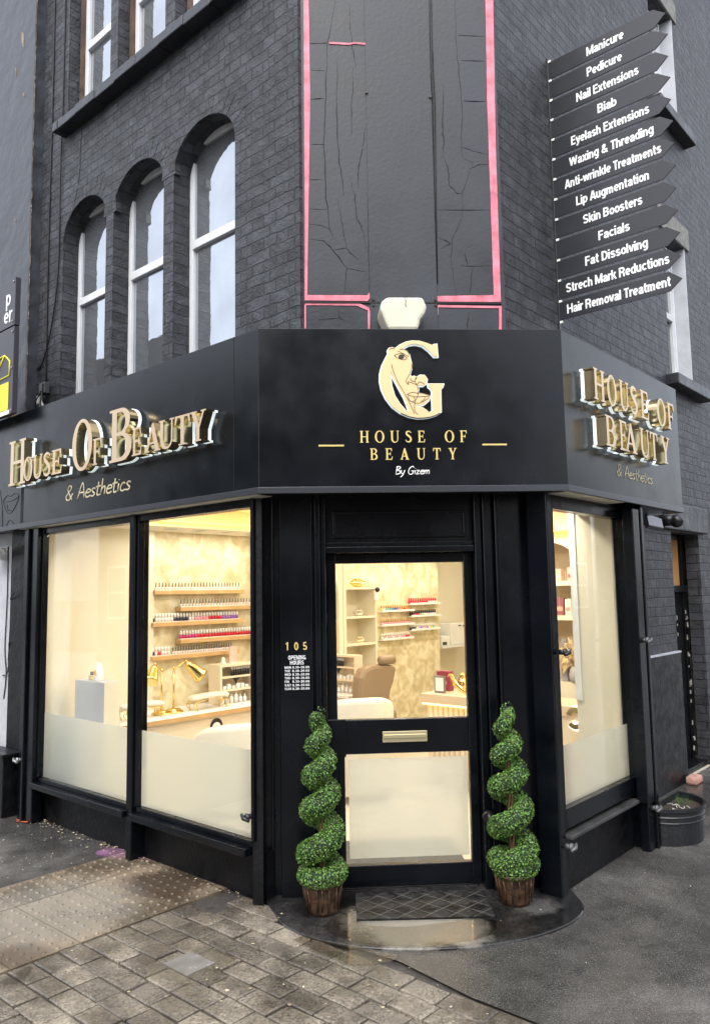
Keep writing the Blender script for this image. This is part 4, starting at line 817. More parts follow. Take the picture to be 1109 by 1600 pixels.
# tactile paving
m = MB(fL); sl = .325
for i in range(3):
    for j in range(-2, 10):
        a0 = .440+i*sl; b1 = .27-j*sl if True else 0; a1 = a0+sl; b0 = b1-sl
        if b1 > .3: b1 = .3
        if b0 > .25: continue
        dz = random.uniform(-.001, .0015)+.002
        m.box(a0+.0025, a1-.0025, b0+.0025, b1-.0025, -.013, dz)
        for p in range(5):
            for q in range(5):
                x, y = a0+sl*(p+.5)/5, b1-sl*(q+.5)/5
                if y < b0+.01: continue
                r_ = .0135; vs = []; n_ = 9
                for rr_, zz in ((r_, dz-.0005), (r_*.85, dz+.005), (r_*.55, dz+.0068)):
                    vs += [(x+rr_*math.cos(2*math.pi*k_/n_), y+rr_*math.sin(2*math.pi*k_/n_), zz) for k_ in range(n_)]
                fs = [(k_, (k_+1) % n_, n_+(k_+1) % n_, n_+k_) for k_ in range(n_)]+[(n_+k_, n_+(k_+1) % n_, 2*n_+(k_+1) % n_, 2*n_+k_) for k_ in range(n_)]+[tuple(range(2*n_, 3*n_))]
                m.add(vs, fs, 0, True)
struct(m.build('tactile_paving', TACT, uv=False))
# doorstep: dark painted half round
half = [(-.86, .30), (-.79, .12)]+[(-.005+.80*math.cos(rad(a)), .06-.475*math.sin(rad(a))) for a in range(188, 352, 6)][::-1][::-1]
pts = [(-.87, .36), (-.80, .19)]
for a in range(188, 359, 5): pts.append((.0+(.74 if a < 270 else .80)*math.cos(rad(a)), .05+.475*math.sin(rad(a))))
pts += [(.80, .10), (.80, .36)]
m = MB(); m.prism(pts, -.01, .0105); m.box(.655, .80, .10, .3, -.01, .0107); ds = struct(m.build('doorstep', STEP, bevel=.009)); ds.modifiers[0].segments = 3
# water lying on the stones
def water_mat():
    m = bpy.data.materials.new('puddle_water'); m.use_nodes = True; n, l = m.node_tree.nodes, m.node_tree.links
    for q in list(n):
        if q.type != 'OUTPUT_MATERIAL': n.remove(q)
    t = n.new('ShaderNodeBsdfTransparent'); t.inputs[0].default_value = (.82, .8, .76, 1)
    g = n.new('ShaderNodeBsdfGlossy'); g.inputs['Roughness'].default_value = .015
    mx = n.new('ShaderNodeMixShader'); l.new(facing_fresnel(n, l, .09), mx.inputs[0]); l.new(t.outputs[0], mx.inputs[1]); l.new(g.outputs[0], mx.inputs[2]); l.new(mx.outputs[0], n['Material Output'].inputs[0]); return m
WATER = water_mat()
def puddle(pts, z=.0085):
    q = smooth(pts+[pts[0]], 5)[:-1]; random.seed(len(pts)); q = [(x+random.uniform(-.006, .006), y+random.uniform(-.006, .006)) for x, y in q]
    sheet('puddle', q, z, WATER, fC)
puddle([(-.66, -.26), (-.55, -.20), (-.46, -.22), (-.38, -.33), (-.28, -.42), (-.20, -.46), (-.24, -.52), (-.40, -.53), (-.46, -.47), (-.54, -.40)])
puddle([(-.52, -.15), (-.40, .0), (-.30, -.16), (-.05, -.18), (.25, -.13), (.33, -.2), (.25, -.32), (.0, -.40), (-.25, -.37), (-.44, -.27)], .0122)
puddle([(-1.28, -.46), (-1.14, -.36), (-1.08, -.30), (-.94, -.37), (-.90, -.45), (-1.0, -.52), (-1.06, -.63), (-1.16, -.58), (-1.24, -.56)])
puddle([(-1.86, -.55), (-1.8, -.42), (-1.76, -.44), (-1.78, -.56)])
# inspection cover in the puddle
def fQ(a, b, c): return fL(a, b, c)
e = MB(fL); tc_, oc_ = None, None
q = Vector((-1.095, -.45, 0))-A; tc_, oc_ = q.dot(dL), q.dot(nL)
e.box(tc_-.085, tc_+.085, oc_-.075, oc_+.075, -.01, .0098); ic = tag(e.build('inspection_cover', mat('wet_steel_cover', (.17, .165, .16), .2, metal=.3, rvar=.1, var=.3, vscale=14), bevel=.003), 'small square metal inspection cover lying in the puddle on the setts', 'cover')
e = MB(fL); e.box(1.24, 1.75, -1.5, -.85, -.01, .0075); e.box(1.30, 1.69, -1.44, -.91, .0075, .0085); tag(e.build('manhole_cover', mat('pale_cover', (.3, .28, .25), .4, var=.2, vscale=12), bevel=.004), 'square paved manhole cover at the left edge of the tactile paving', 'cover')
# litter
random.seed(21); m = MB()
def litter(n, f, mi, s0, s1):
    for _ in range(n):
        x, y = f(); r_ = random.uniform(s0, s1); a = random.uniform(0, 6.28); k_ = random.uniform(.4, 1)
        m.add([(x+r_*math.cos(a+w)*(1 if i % 2 else k_), y+r_*math.sin(a+w)*(1 if i % 2 else k_), .0095+random.uniform(0, .004)) for i, w in enumerate((0, 1.3, 2.6, 3.7, 5.0))], [(0, 1, 2, 3, 4)], mi)
litter(90, lambda: wpt(random.uniform(1.42, 2.6), .14-abs(random.gauss(0, .05))), 0, .003, .011)
litter(60, lambda: wpt(random.uniform(.2, 1.4), .13-abs(random.gauss(0, .04))), 0, .003, .009)
litter(90, lambda: wpt(random.uniform(1.45, 2.7), random.uniform(-.6, .1)), 1, .0015, .007)
litter(70, lambda: (random.uniform(-.2, 2.2), random.uniform(-1.2, .9)), 1, .0015, .006)
litter(40, lambda: (random.uniform(-1.8, -.2), random.uniform(-1.2, .1)), 0, .003, .011)
litter(7, lambda: wpt(random.uniform(2.5, 2.68), random.uniform(.0, .04)), 2, .012, .022)
o = struct(m.build('leaf_litter', [LITTER, CHIP, mat('red_leaf', (.45, .1, .03), .6)], uv=False), 'stuff'); tag(o, 'scattered small leaves and pale scraps on the wet pavement', 'litter')

# ------------------------------------------------------------------ door mat, topiaries, tub
m = MB(lambda a, b, c: Vector((-.01+a*math.cos(-.045)-b*math.sin(-.045), .045+a*math.sin(-.045)+b*math.cos(-.045), c)))
X, Y = .335, .165; m.box(-X, X, -Y, Y, .0108, .0195)
mn, ml, mp_ = nt(MATM); tcn = mn.new('ShaderNodeTexCoord'); mg = mn.new('ShaderNodeMapping'); mg.inputs['Rotation'].default_value = (0, 0, rad(45)); ck = mn.new('ShaderNodeTexChecker')
ck.inputs['Scale'].default_value = 11.3; ck.inputs['Color1'].default_value = (.004, .004, .0045, 1); ck.inputs['Color2'].default_value = (.017, .0172, .018, 1)
ml.new(tcn.outputs['Object'], mg.inputs['Vector']); ml.new(mg.outputs[0], ck.inputs['Vector']); ml.new(ck.outputs[0], mp_.inputs['Base Color'])
def clipseg(cx, sl_):
    ts = []
    y0 = -Y; x0 = cx+sl_*(-Y); x1 = cx+sl_*Y
    a, b = (x0, -Y), (x1, Y)
    if x0 > x1: a, b = b, a
    (xa, ya), (xb, yb) = a, b
    if xb < -X or xa > X: return None
    if xa < -X: ya = ya+(yb-ya)*(-X-xa)/(xb-xa); xa = -X
    if xb > X: yb = ya+(yb-ya)*(X-xa)/(xb-xa); xb = X
    return (xa, ya), (xb, yb)
for sl_ in (1.05, -1.05):
    for i in range(-8, 9):
        sg = clipseg(i*.125+.03, sl_)
        if sg:
            (xa, ya), (xb, yb) = sg; d = Vector((xb-xa, yb-ya)).normalized()*.0011; nx, ny = -d.y, d.x
            m.add([(xa+nx, ya+ny, .0201), (xb+nx, yb+ny, .0201), (xb-nx, yb-ny, .0201), (xa-nx, ya-ny, .0201)], [(0, 1, 2, 3)], 1)
tag(m.build('door_mat', [MATM, MATL], recalc=False), 'black rubber door mat with thin diamond lines on the dark doorstep', 'mat')

def topiary(cx, cy, seed, label, zk, rk, lean, pot_r):
    random.seed(seed); T = thing('spiral_topiary', label, 'topiary', (cx, cy, .0105), 'spiral topiaries either side of the door')
    g = MB(); g.lathe(cx, cy, [(.045, .0108), (.074, .0108), (.077, .03), (.092, .115), (.098, .145), (.104, .152), (.104, .162), (.09, .162), (.086, .14)], 28)
    for i in range(16):
        w = 2*math.pi*i/16+random.uniform(-.08, .08); z0 = random.uniform(.02, .06); r0, r1 = .077+.1*z0, .096
        g.tube([(cx+(r0+.002)*math.cos(w), cy+(r0+.002)*math.sin(w), z0), (cx+(r1-.006)*math.cos(w+.05), cy+(r1-.006)*math.sin(w+.05), .09), (cx+(r1+.003)*math.cos(w), cy+(r1+.003)*math.sin(w), .145)], [.003, .006, .003], 5)
    p_ = g.build('pot', POT, T); g = MB()
    for i in range(70):
        w = 2*math.pi*i/70; g.box(cx+.1*math.cos(w)-.002, cx+.1*math.cos(w)+.002, cy+.1*math.sin(w)-.002, cy+.1*math.sin(w)+.002, .158, .174)
    g.build('fringe', mat('pale_stem', (.5, .46, .36), .6), T)
    g = MB()
    for k_ in range(3):
        g.tube([(cx+.010*math.cos(z*16+k_*2.1)+lean*(z-.16), cy+.010*math.sin(z*16+k_*2.1), z) for z in [.15+.03*i for i in range(27)]], .006, 6)
    g.build('stem', TWIG, T)
    # spine of the spiral: angle in turns -> height, total radius
    pts = []; N = 260
    def interp(u, K):
        for (u0, v0), (u1, v1) in zip(K, K[1:]):
            if u <= u1: f = (u-u0)/(u1-u0); return v0+(v1-v0)*f
        return K[-1][1]
    u0, u1 = zk[0][0], zk[-1][0]
    for i in range(N+1):
        u = u0+(u1-u0)*i/N; z = interp(u, zk); R_, r_ = interp(u, [(a, b) for a, b, c in rk]), interp(u, [(a, c) for a, b, c in rk])*.87
        w = math.pi+2*math.pi*u
        pts.append((cx+(R_-r_)*math.cos(w)+lean*(z-.16), cy+(R_-r_)*math.sin(w), z, r_))
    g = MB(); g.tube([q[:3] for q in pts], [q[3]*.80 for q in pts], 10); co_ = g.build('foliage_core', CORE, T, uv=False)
    vs = []; fs = []; n_ = 20000
    lens = [q[3] for q in pts]; cum = [0]
    for i in range(N):
        d = (Vector(pts[i+1][:3])-Vector(pts[i][:3])).length; cum.append(cum[-1]+d*lens[i])
    import bisect
    for _ in range(n_):
        c_ = random.uniform(0, cum[-1]); i = min(bisect.bisect(cum, c_)-1, N-1); f = random.random()
        a = Vector(pts[i][:3]).lerp(Vector(pts[i+1][:3]), f); r_ = pts[i][3]
        tn = (Vector(pts[i+1][:3])-Vector(pts[i][:3])).normalized(); d = Vector((random.gauss(0, 1), random.gauss(0, 1), random.gauss(0, 1)))
        if 2 < i < N-3: d -= tn*d.dot(tn)
        d.normalize(); pos = a+d*r_*random.choice((random.uniform(.82, .98), random.uniform(.95, 1.07)))
        nn = (d+Vector((random.gauss(0, .55), random.gauss(0, .55), random.gauss(0, .55)))).normalized()
        x = nn.cross(Vector((random.gauss(0, 1), random.gauss(0, 1), random.gauss(0, 1)))).normalized(); y = nn.cross(x)
        L_ = random.uniform(.005, .0085); w_ = L_*.55; k_ = len(vs)
        vs += [pos-x*L_*.7, pos+y*w_+nn*.0015, pos+x*L_*.9, pos-y*w_+nn*.0015]; fs.append((k_, k_+1, k_+2, k_+3))
    g = MB(); g.add(vs, fs); g.build('foliage', LEAF, T, uv=False, recalc=False)
    return T
topiary(-.512, .03, 1, 'spiral boxwood topiary in a bronze pot left of the shop door', [(-1.2, .185), (-.5, .20), (0, .29), (1, .50), (2, .665), (3, .815), (4, .935), (4.35, .975)],
        [(-1.2, .125, .05), (-.5, .128, .055), (0, .128, .068), (1, .108, .066), (2, .094, .061), (3, .075, .052), (4, .05, .044), (4.35, .044, .038)], -.01, .1)
topiary(.462, .045, 2, 'spiral boxwood topiary in a bronze pot right of the shop door', [(-1.0, .185), (-.35, .205), (.18, .23), (1.05, .39), (2.05, .59), (3.05, .745), (4.0, .87), (4.6, .975)],
        [(-1.0, .12, .05), (-.35, .135, .055), (.18, .132, .058), (1.05, .122, .062), (2.05, .108, .06), (3.05, .088, .054), (4.0, .066, .047), (4.6, .042, .036)], -.02, .1)

TB = thing('planter_tub', 'black half round planter tub against the side wall', 'planter', tuple(fR(1.35, .0, 0)))
def hr(R_, n=22): return [(1.36-R_*math.cos(math.pi*i/n), .10-R_*.92*math.sin(math.pi*i/n)) for i in range(n+1)]
g = MB(fR); a_, b_ = hr(.245), hr(.262); c_, d_ = hr(.27), hr(.235); n = len(a_)
def ring(P, z): return [(x, y, z) for x, y in P]
lev = [ring(a_, 0), ring(hr(.25), .13), ring(hr(.258), .136), ring(hr(.254), .142), ring(hr(.256), .165), ring(hr(.262), .17), ring(hr(.257), .178), ring(hr(.26), .2), ring(c_, .205), ring(c_, .222), ring([(1.36+(x-1.36)*.92, .10+(y-.10)*.92-.006) for x, y in c_], .222), ring([(1.36+(x-1.36)*.9, .10+(y-.10)*.9-.008) for x, y in c_], .17)]
vs = [q for r_ in lev for q in r_]; fs = []
for k_ in range(len(lev)-1):
    for i in range(n):
        j = (i+1) % n; fs.append((k_*n+i, k_*n+j, (k_+1)*n+j, (k_+1)*n+i))
g.add(vs, fs); g.build('tub', TUB, TB)
g = MB(fR); P = [(1.36+(x-1.36)*.91, .10+(y-.10)*.91-.007) for x, y in c_]; g.prism(P, .15, .185); g.build('soil', SOIL, TB)
g = MB(fR); random.seed(4)
for k_ in range(26):
    x, y = 1.47+random.gauss(0, .03), .03+random.gauss(0, .03); h = random.uniform(.03, .07); a = random.uniform(0, 6.28); g.add([(x-.003, y, .185), (x+.003, y, .185), (x+.02*math.cos(a), y+.02*math.sin(a), .185+h)], [(0, 1, 2)])
g.build('sprig', GRASS, TB, uv=False)
g = MB(fR)
for k_ in range(8):
    x, y = 1.33+random.gauss(0, .05), .0+random.gauss(0, .03); a = random.uniform(0, 6.28); g.tube([(x, y, .188), (x+.02*math.cos(a), y+.02*math.sin(a), .198), (x+.045*math.cos(a+.6), y+.045*math.sin(a+.6), .192)], .003, 5)
g.build('dead_twig', CHIP, TB, uv=False)
m = MB(fR); m.box(2.74, 2.91, .35, .44, 0, .065); tag(m.build('broken_brick', PBRICK, bevel=.02), 'pink broken brick lying by the side door step behind the tub', 'brick')

# ------------------------------------------------------------------ houses across the two streets (unseen, added behind the camera; heights shape reflections in glass and gloss paint)
OB1 = brick_mat('yellow_stock_brick', (.16, .125, .085), .2, rough=.8); OB2 = brick_mat('red_street_brick', (.15, .07, .05), .2, rough=.8)
DGL = mat('dark_house_glass', (.03, .035, .04), .06)
def house(fr, t0, t1, o1, o0, h, label, bm_):
    e = thing('reflection_house', label, 'house', tuple(fr((t0+t1)/2, o0, 0)))
    g = MB(fr); g.box(t0, t1, o1, o0, 0, h); g.build('wall', bm_, e)
    g = MB(fr); g.box(t0-.05, t1+.05, o1, o0+.12, h+.001, h+.2); g.build('parapet', RENDR, e)
    n_ = max(1, int((t1-t0)/2.2)); 
    for k_ in range(n_):
        for z in [q for q in (.9, 4.0, 7.0) if q+1.8 < h]:
            c = t0+(t1-t0)*(k_+.5)/n_
            g = MB(fr); g.box(c-.55, c+.55, o0-.02, o0+.04, z, z+.07); g.box(c-.55, c+.55, o0-.02, o0+.04, z+1.6, z+1.67); g.box(c-.55, c-.48, o0-.02, o0+.04, z+.071, z+1.599); g.box(c+.48, c+.55, o0-.02, o0+.04, z+.071, z+1.599); g.box(c-.479, c+.479, o0-.02, o0+.03, z+.8, z+.86)
            f_ = g.build('window', WHITE, e); g = MB(fr); g.box(c-.479, c+.479, o0-.02, o0+.015, z+.072, z+1.598); g.build('pane', DGL, f_)
for i, (a, b, h) in enumerate(((-24, -18, 9.5), (-18, -11.2, 10), (0, 6.5, 7.2), (6.5, 13, 7.0), (13, 20, 7.4))):
    house(fL, a, b, -19, -10.5, h, ('tall', 'pale windowed', 'broad', 'second broad', 'far')[i]+' stock brick house across the left street, unseen, added for reflections', OB1)
for i, (a, b, h) in enumerate(((-24, -18, 9.5), (-18, -11.2, 10), (1, 8, 4.4), (8, 15, 5.0), (15, 24, 5.8))):
    house(fR, a, b, -19, -10.5, h, ('tall', 'windowed', 'low', 'second low', 'far low')[i]+' red brick house across the right street, unseen, added for reflections', OB2)
# ------------------------------------------------------------------ inside the shop
def wq(q): return (q.x, q.y)
room = [wq(fL(2.66, .19, 0)), wq(fL(.15, .19, 0)), (-.74, .35), (.50, .35), (.62, .5), wq(fR(6.4, .5, 0)), wq(fL(3.2, 7.55, 0)), wq(fL(3.2, 5.0, 0)), wq(fL(2.66, 5.0, 0))]
m = MB(); m.prism(room, -.01, .005); m.build('shop_floor', FLOORM, BLD)
m = MB(); m.prism(room, 2.30, 2.36); m.build('shop_ceiling', CEIL, BLD)
m = MB(fL); m.box(2.17, 2.64, .48, 5.2, 2.135, 2.299); m.build('ceiling_border', CEIL, BLD)
m = MB(fL); m.box(2.09, 2.165, .6, 5.0, 2.17, 2.18); m.build('cove_light', mat('cove_led', (1, .62, .2), .5, emit=3, ecol=(1, .44, .07)), BLD)
m = MB(fL); m.box(2.62, 2.70, 1.10, 5.25, 0, 2.31); m.build('gold_wall', GWALL, BLD)
m = MB(fL); m.box(2.565, 2.70, .31, 1.099, 0, 2.31); m.box(2.4685, 2.612, .1175, .309, .25, 2.112); m.build('cream_wall', CREAM, BLD)
m = MB(fL); m.box(2.95, 3.05, 5.1, 7.6, 0, 2.31); m.box(2.70, 2.95, 5.13, 5.19, 0, 2.31); m.box(.9, 3.0, 7.2, 7.3, 0, 2.31); m.build('cream_wall', CREAM, BLD)
m = MB(fL); lp = [[(-.66, .0), (.98, .0), (.98, 2.075), (-.66, 2.075)], arch_loop(-.14, .62, .80, 1.66, 2.0)]
m.flat(curve_fill(lp, .10), lambda x, y, z: (x, 3.55+z, y)); m.box(.90, .98, 3.6, 7.3, 0, 2.31); m.build('niche_wall', CREAM, BLD)
m = MB(fL); m.box(-.2, .68, 3.84, 3.88, .74, 2.06); m.box(-.2, -.14, 3.601, 3.84, .74, 2.06); m.box(.62, .68, 3.601, 3.84, .74, 2.06); m.box(-.2, .68, 3.601, 3.84, .74, .80); m.box(-.2, .68, 3.601, 3.84, 2.01, 2.06)
m.build('niche_back', mat('niche_paint', (.62, .5, .34), .6), BLD)
m = MB(fL); m.box(-.139, .619, 3.52, 3.83, 1.615, 1.655); m.box(-.139, .619, 3.52, 3.83, 1.32, 1.36); m.build('niche_shelf', CREAM, BLD)
m = MB(fL); m.box(-.66, .98, 3.41, 3.499, 2.078, 2.092); m.build('cove_light', mat('cove_led', (1, .62, .2)), BLD)
m = MB(fL); m.box(-.66, .98, 3.51, 3.56, 2.0925, 2.305); m.build('niche_wall_top', CREAM, BLD)
m = MB(fR); m.box(1.005, 1.059, .165, .451, 0, 2.31); m.box(1.005, 1.059, .4511, .494, 0, .859); m.box(1.062, 2.78, .4955, .505, 0, 2.31); m.box(2.78, 2.83, .4955, .78, 0, 2.31); m.box(2.831, 6.4, .73, .78, 0, 2.31); m.build('cream_wall', CREAM, BLD)
m = MB(fR); m.box(.995, 1.059, .4515, .495, .86, 2.11); m.build('white_corner_trim', WHT, BLD)
m = MB(fR); m.box(.985, 1.004, .19, .2, .45, 2.02); m.build('door_edge_bead', SOFF, BLD)
def downlight(t, o, z, W_, ring=False, c=(1, .94, .82)):
    l = bpy.data.lights.new('downlight_or_fill', 'AREA'); l.shape = 'DISK'; l.size = .085; l.energy = W_; l.color = c
    ob = bpy.data.objects.new('downlight_or_fill', l); COL.objects.link(ob); ob.location = fL(t, o, z-.006)
    if ring:
        g = MB(fL); g.lathe(t, o, [(.045, z-.004), (.058, z-.007), (.06, z-.0005)], 20, cap=False); return g.build('downlight', WHT)
for i, o_ in enumerate((1.12, 1.41, 1.70, 1.99)):
    d = downlight(2.36, o_, 2.135, .9, True)
    tag(d, ('leftmost', 'second', 'third', 'rightmost')[i]+' round downlight in the ceiling edge above the gold wall', 'downlight', 'downlights above the gold wall')
for o_ in (2.5, 3.1, 3.7, 4.3, 4.9): downlight(2.36, o_, 2.135, 1.3)  # this and the next rows: unseen lamps without fixtures, added to light the room
for o_ in (1.2, 2.0, 2.8, 3.6, 4.6): downlight(1.3, o_, 2.30, 4.2)
for t_, o_ in ((-.62, 1.65), (-.5, 1.9), (.2, 1.5), (.2, 2.4), (.3, 3.1), (-.35, 2.2), (-.3, 3.0), (2.0, 6.2), (1.9, 4.1), (1.9, 5.0), (1.6, .75), (2.2, .75), (.8, .7)): downlight(t_, o_, 2.30, 4.2)  # some added to brighten the right window panel and the view through the door

m = MB(); m.box(-.36, .33, .42, 1.1, .0055, .016); tag(m.build('entrance_mat', mat('grey_mat', (.1, .1, .095), .8, var=.2, vscale=40)), 'grey entrance mat on the shop floor just inside the door', 'mat')
# pedestal by the left window and the things on it
m = MB(fL); m.box(1.97, 2.37, .30, .42, 0, .985); p_ = thing('display_pedestal', 'tall grey display pedestal standing inside the left window', 'pedestal', tuple(fL(2.17, .36, .005)))
m.build('body', PEDM, p_, bevel=.004); m = MB(fL); m.box(1.964, 1.9695, .30, .42, .005, .985); m.build('cream_side', CREAM, p_)
e = thing('perfume_bottle', 'small clear perfume bottle with grey cap on the grey pedestal', 'bottle', tuple(fL(2.24, .36, .985)))
g = MB(fL); g.box(2.215, 2.265, .345, .375, .985, 1.02); g.build('body', mat('amber_glass', (.6, .5, .3), .1), e, bevel=.006); g = MB(fL); g.cyl(2.24, .36, 1.02, 1.045, .012); g.build('cap', GREYM, e)
e = thing('spray_bottle', 'tall white spray bottle with orange flower print on the grey pedestal', 'bottle', tuple(fL(2.14, .36, .985)))
g = MB(fL); g.lathe(2.14, .36, [(.028, .985), (.03, .99), (.03, 1.06), (.022, 1.075), (.022, 1.09), (.018, 1.095), (.016, 1.11), (.002, 1.115)], 16); g.build('body', WHT, e)
g = MB(fL); g.plate([(2.125, 1.035), (2.14, 1.025), (2.155, 1.04), (2.15, 1.06), (2.135, 1.06)], .325, .3295); g.build('flower_print', mat('orange_print', (.9, .45, .05)), e)

# nail desk
ND = thing('nail_desk', 'long cream nail desk with white top along the gold wall', 'desk', tuple(fL(2.35, 1.3, .005)))
m = MB(fL); m.box(2.10, 2.615, .45, 2.10, .615, .645); m.build('desk_top', WHT, ND, bevel=.003)
m = MB(fL); m.box(2.095, 2.0999, .45, 2.10, .612, .645); m.build('oak_edge', OAK, ND)
m = MB(fL); m.box(2.13, 2.16, .47, 2.08, .005, .615); m.box(2.16, 2.6, .47, .5, .005, .615); m.box(2.16, 2.6, 2.05, 2.08, .005, .615); m.build('front_panel', CREAM2, ND)
m = MB(fL); m.disc_axis((2.125, 1.41, .525), 0, .062, .004, 24); m.build('cable_port', BLKP, ND); m = MB(fL); m.disc_axis((2.1225, 1.41, .51), 0, .045, .002, 20); m.disc_axis((2.1215, 1.41, .498), 0, .026, .002, 16, 1); m.build('port_liner', [WHT, BLKP], ND)
def desk_lamp(o_, jo, so_, label):
    e = thing('desk_lamp', label, 'lamp', tuple(fL(2.35, o_, .645)), 'brass desk lamps on the nail desk')
    g = MB(fL); g.lathe(2.35, o_, [(.08, .645), (.082, .652), (.07, .662), (.06, .664), (.055, .676), (.02, .682)], 24); g.build('base', BRASS, e)
    g = MB(fL); g.tube([(2.35, o_, .67), (2.35, o_, .99)], .0085, 10); g.ball((2.35, o_, .995), .015, 10); g.build('pole', BRASS, e)
    g = MB(fL); g.tube([(2.35, o_, .99), (2.33, jo, 1.045)], .006, 8); g.ball((2.33, jo, 1.047), .014, 10); g.build('arm', BRASS, e)
    g = MB(fL); p0 = Vector((2.33, jo, 1.04)); p1 = Vector((2.28, so_, .915)); pth = [p0.lerp(p1, f) for f in (0, .15, .3, .6, .85, 1)]
    g.tube(pth, [.012, .03, .036, .05, .062, .066], 18); g.build('shade', BRASS, e); return e
desk_lamp(1.035, .955, .875, 'brass desk lamp with its shade turned to the left window bar')
desk_lamp(1.15, 1.25, 1.375, 'brass desk lamp with its shade turned right over the white hand rest')
def hand_rest(o0, o1, label):
    e = thing('hand_rest', label, 'hand rest', tuple(fL(2.28, (o0+o1)/2, .645)), 'white hand rests on the nail desk')
    g = MB(fL); n_ = 14; P = []
    for i in range(n_+1):
        f = i/n_; P.append((o0+(o1-o0)*f, .745+.014*math.sin(math.pi*f)))
    g.tube([(2.28, a, b) for a, b in P], [.018]+[.03]*(n_-1)+[.018], 12, squash=lambda v: (2.28+(v[0]-2.28)*2.2, v[1], .745+(v[2]-.745)*.75)); g.build('cushion', FAB, e)
    for k_, a in ((-1, o0+.03), (1, o1-.03)):
        for dt in (-.05, .05):
            g = MB(fL); g.tube(smooth([(2.28+dt, a-k_*.015, .648), (2.28+dt, a, .69), (2.28+dt, a+k_*.0, .735)], 3), .005, 6)
            g.tube(smooth([(2.28+dt, a-k_*.015, .648), (2.28+dt, a-k_*-.03, .70), (2.28+dt, a-k_*.12, .733)], 3), .004, 6); g.build('leg', BRASS, e)
hand_rest(1.26, 1.64, 'white cushioned hand rest on gold legs beside the organiser'); hand_rest(.62, .99, 'white cushioned hand rest on gold legs behind the window bar')
# bottles
BM = {}
def bmat(c, key): return mat('polish_'+key, c, .25)
PC = {'pink': (.8, .35, .42), 'red': (.6, .02, .04), 'navy': (.03, .03, .08), 'pale': (.85, .75, .7), 'orange': (.85, .25, .04), 'blue': (.05, .15, .55), 'green': (.1, .5, .3), 'black': (.02, .02, .02), 'purple': (.35, .15, .5), 'magenta': (.6, .03, .2), 'teal': (.05, .4, .5), 'yellow': (.8, .6, .1), 'lilac': (.6, .5, .75)}
CAPS = {'white': WHT, 'grey': mat('slim_grey_cap', (.16, .16, .15), .3), 'gold': OAK, 'black': BLKP, 'red': mat('polish_red', PC['red'], .25), 'clear': mat('clear_cap', (.8, .78, .7), .2)}
def bottle_mesh(body, cap, kind):
    k_ = (body, cap, kind)
    if k_ in BM: return BM[k_]
    g = MB()
    if kind == 'slim': g.cyl(0, 0, 0, .022, .012, .012, 8); g.cyl(0, 0, .022, .06, .0055, .0045, 8, 1)
    else: g.cyl(0, 0, 0, .03, .0135, .0135, 10); g.cyl(0, 0, .03, .068, .0105, .0095, 10, 1)
    o = g.build('nail_polish_bottle', [bmat(PC[body], body), CAPS[cap]], uv=False); me = o.data; bpy.data.objects.remove(o); BM[k_] = me; return me
def bottle(t, o_, z, body, cap, kind, where, grp):
    o = bpy.data.objects.new('nail_polish_bottle', bottle_mesh(body, cap, kind)); COL.objects.link(o); o.location = fL(t, o_, z); o.rotation_euler = (0, 0, random.uniform(-.4, .4)); ORG[o] = Vector(o.location)
    desc = {'slim': 'slim %s nail polish bottle with thin grey cap', 'fat': '%s nail polish bottle with '+cap+' cap'}[kind] % body
    tag(o, desc+' on '+where, 'nail polish', desc.replace('bottle', 'bottles')+' on '+where)
random.seed(9)
def ledge(o0, o1, z, label):
    e = thing('wall_shelf', label, 'shelf', tuple(fL(2.58, (o0+o1)/2, z-.02)), 'oak ledges on the gold wall')
    g = MB(fL); g.box(2.535, 2.619, o0, o1, z-.022, z+.012); g.build('ledge', OAK, e, bevel=.002)
    g = MB(fL); g.box(2.560, 2.615, o0+.02, o1-.02, z+.0121, z+.018); g.build('riser', mat('acrylic_strip', (.82, .78, .76), .25), e); return z+.0182
z = ledge(1.09, 2.06, 1.62, 'top oak ledge of slim bottles on the gold wall')
for i in range(28): bottle(2.575, 1.125+i*.0332, z, 'pale', 'grey', 'slim', 'the top oak ledge', 0)
z = ledge(1.35, 2.34, 1.475, 'second oak ledge of slim bottles, set further right')
for i in range(28): bottle(2.575, 1.38+i*.0335, z, 'pale', 'grey', 'slim', 'the second oak ledge', 0)
z = ledge(1.075, 2.045, 1.352, 'third oak ledge of white capped bottles')
for i in range(30): bottle(2.575, 1.10+i*.031, z, ('navy' if i < 1 else 'pale' if i < 7 else 'navy' if i < 12 else 'pale' if i < 14 else 'pink' if i < 19 else 'red' if i < 24 else 'purple'), 'white', 'fat', 'the third oak ledge', 0)
z = ledge(1.35, 2.34, 1.20, 'fourth oak ledge of white capped bottles, set further right')
for i in range(30): bottle(2.575, 1.38+i*.031, z, ('magenta' if i < 6 else 'red'), 'white', 'fat', 'the fourth oak ledge', 0)
z = ledge(1.073, 2.0, 1.075, 'lowest oak ledge of mixed bottles on the gold wall')
for i in range(6): bottle(2.575, 1.10+i*.031, z, ('navy', 'pale', 'red', 'pale', 'pale', 'pale')[i], 'white', 'fat', 'the lowest oak ledge', 0)
for i in range(24): bottle(2.575, 1.30+i*.0275, z, 'pale', 'grey', 'slim', 'the lowest oak ledge', 0)
def rack(o0, o1, z, label):
    e = thing('polish_rack', label, 'shelf', tuple(fL(2.58, (o0+o1)/2, z-.01)), 'clear racks on the far gold wall')
    g = MB(fL); g.box(2.55, 2.619, o0, o1, z-.01, z); g.build('shelf_plate', mat('acrylic_rack', (.85, .82, .75), .2), e); g = MB(fL); g.box(2.545, 2.549, o0, o1, z-.01, z+.014); g.build('front_lip', mat('acrylic_rack', (.85, .82, .75)), e)
    return z+.0005
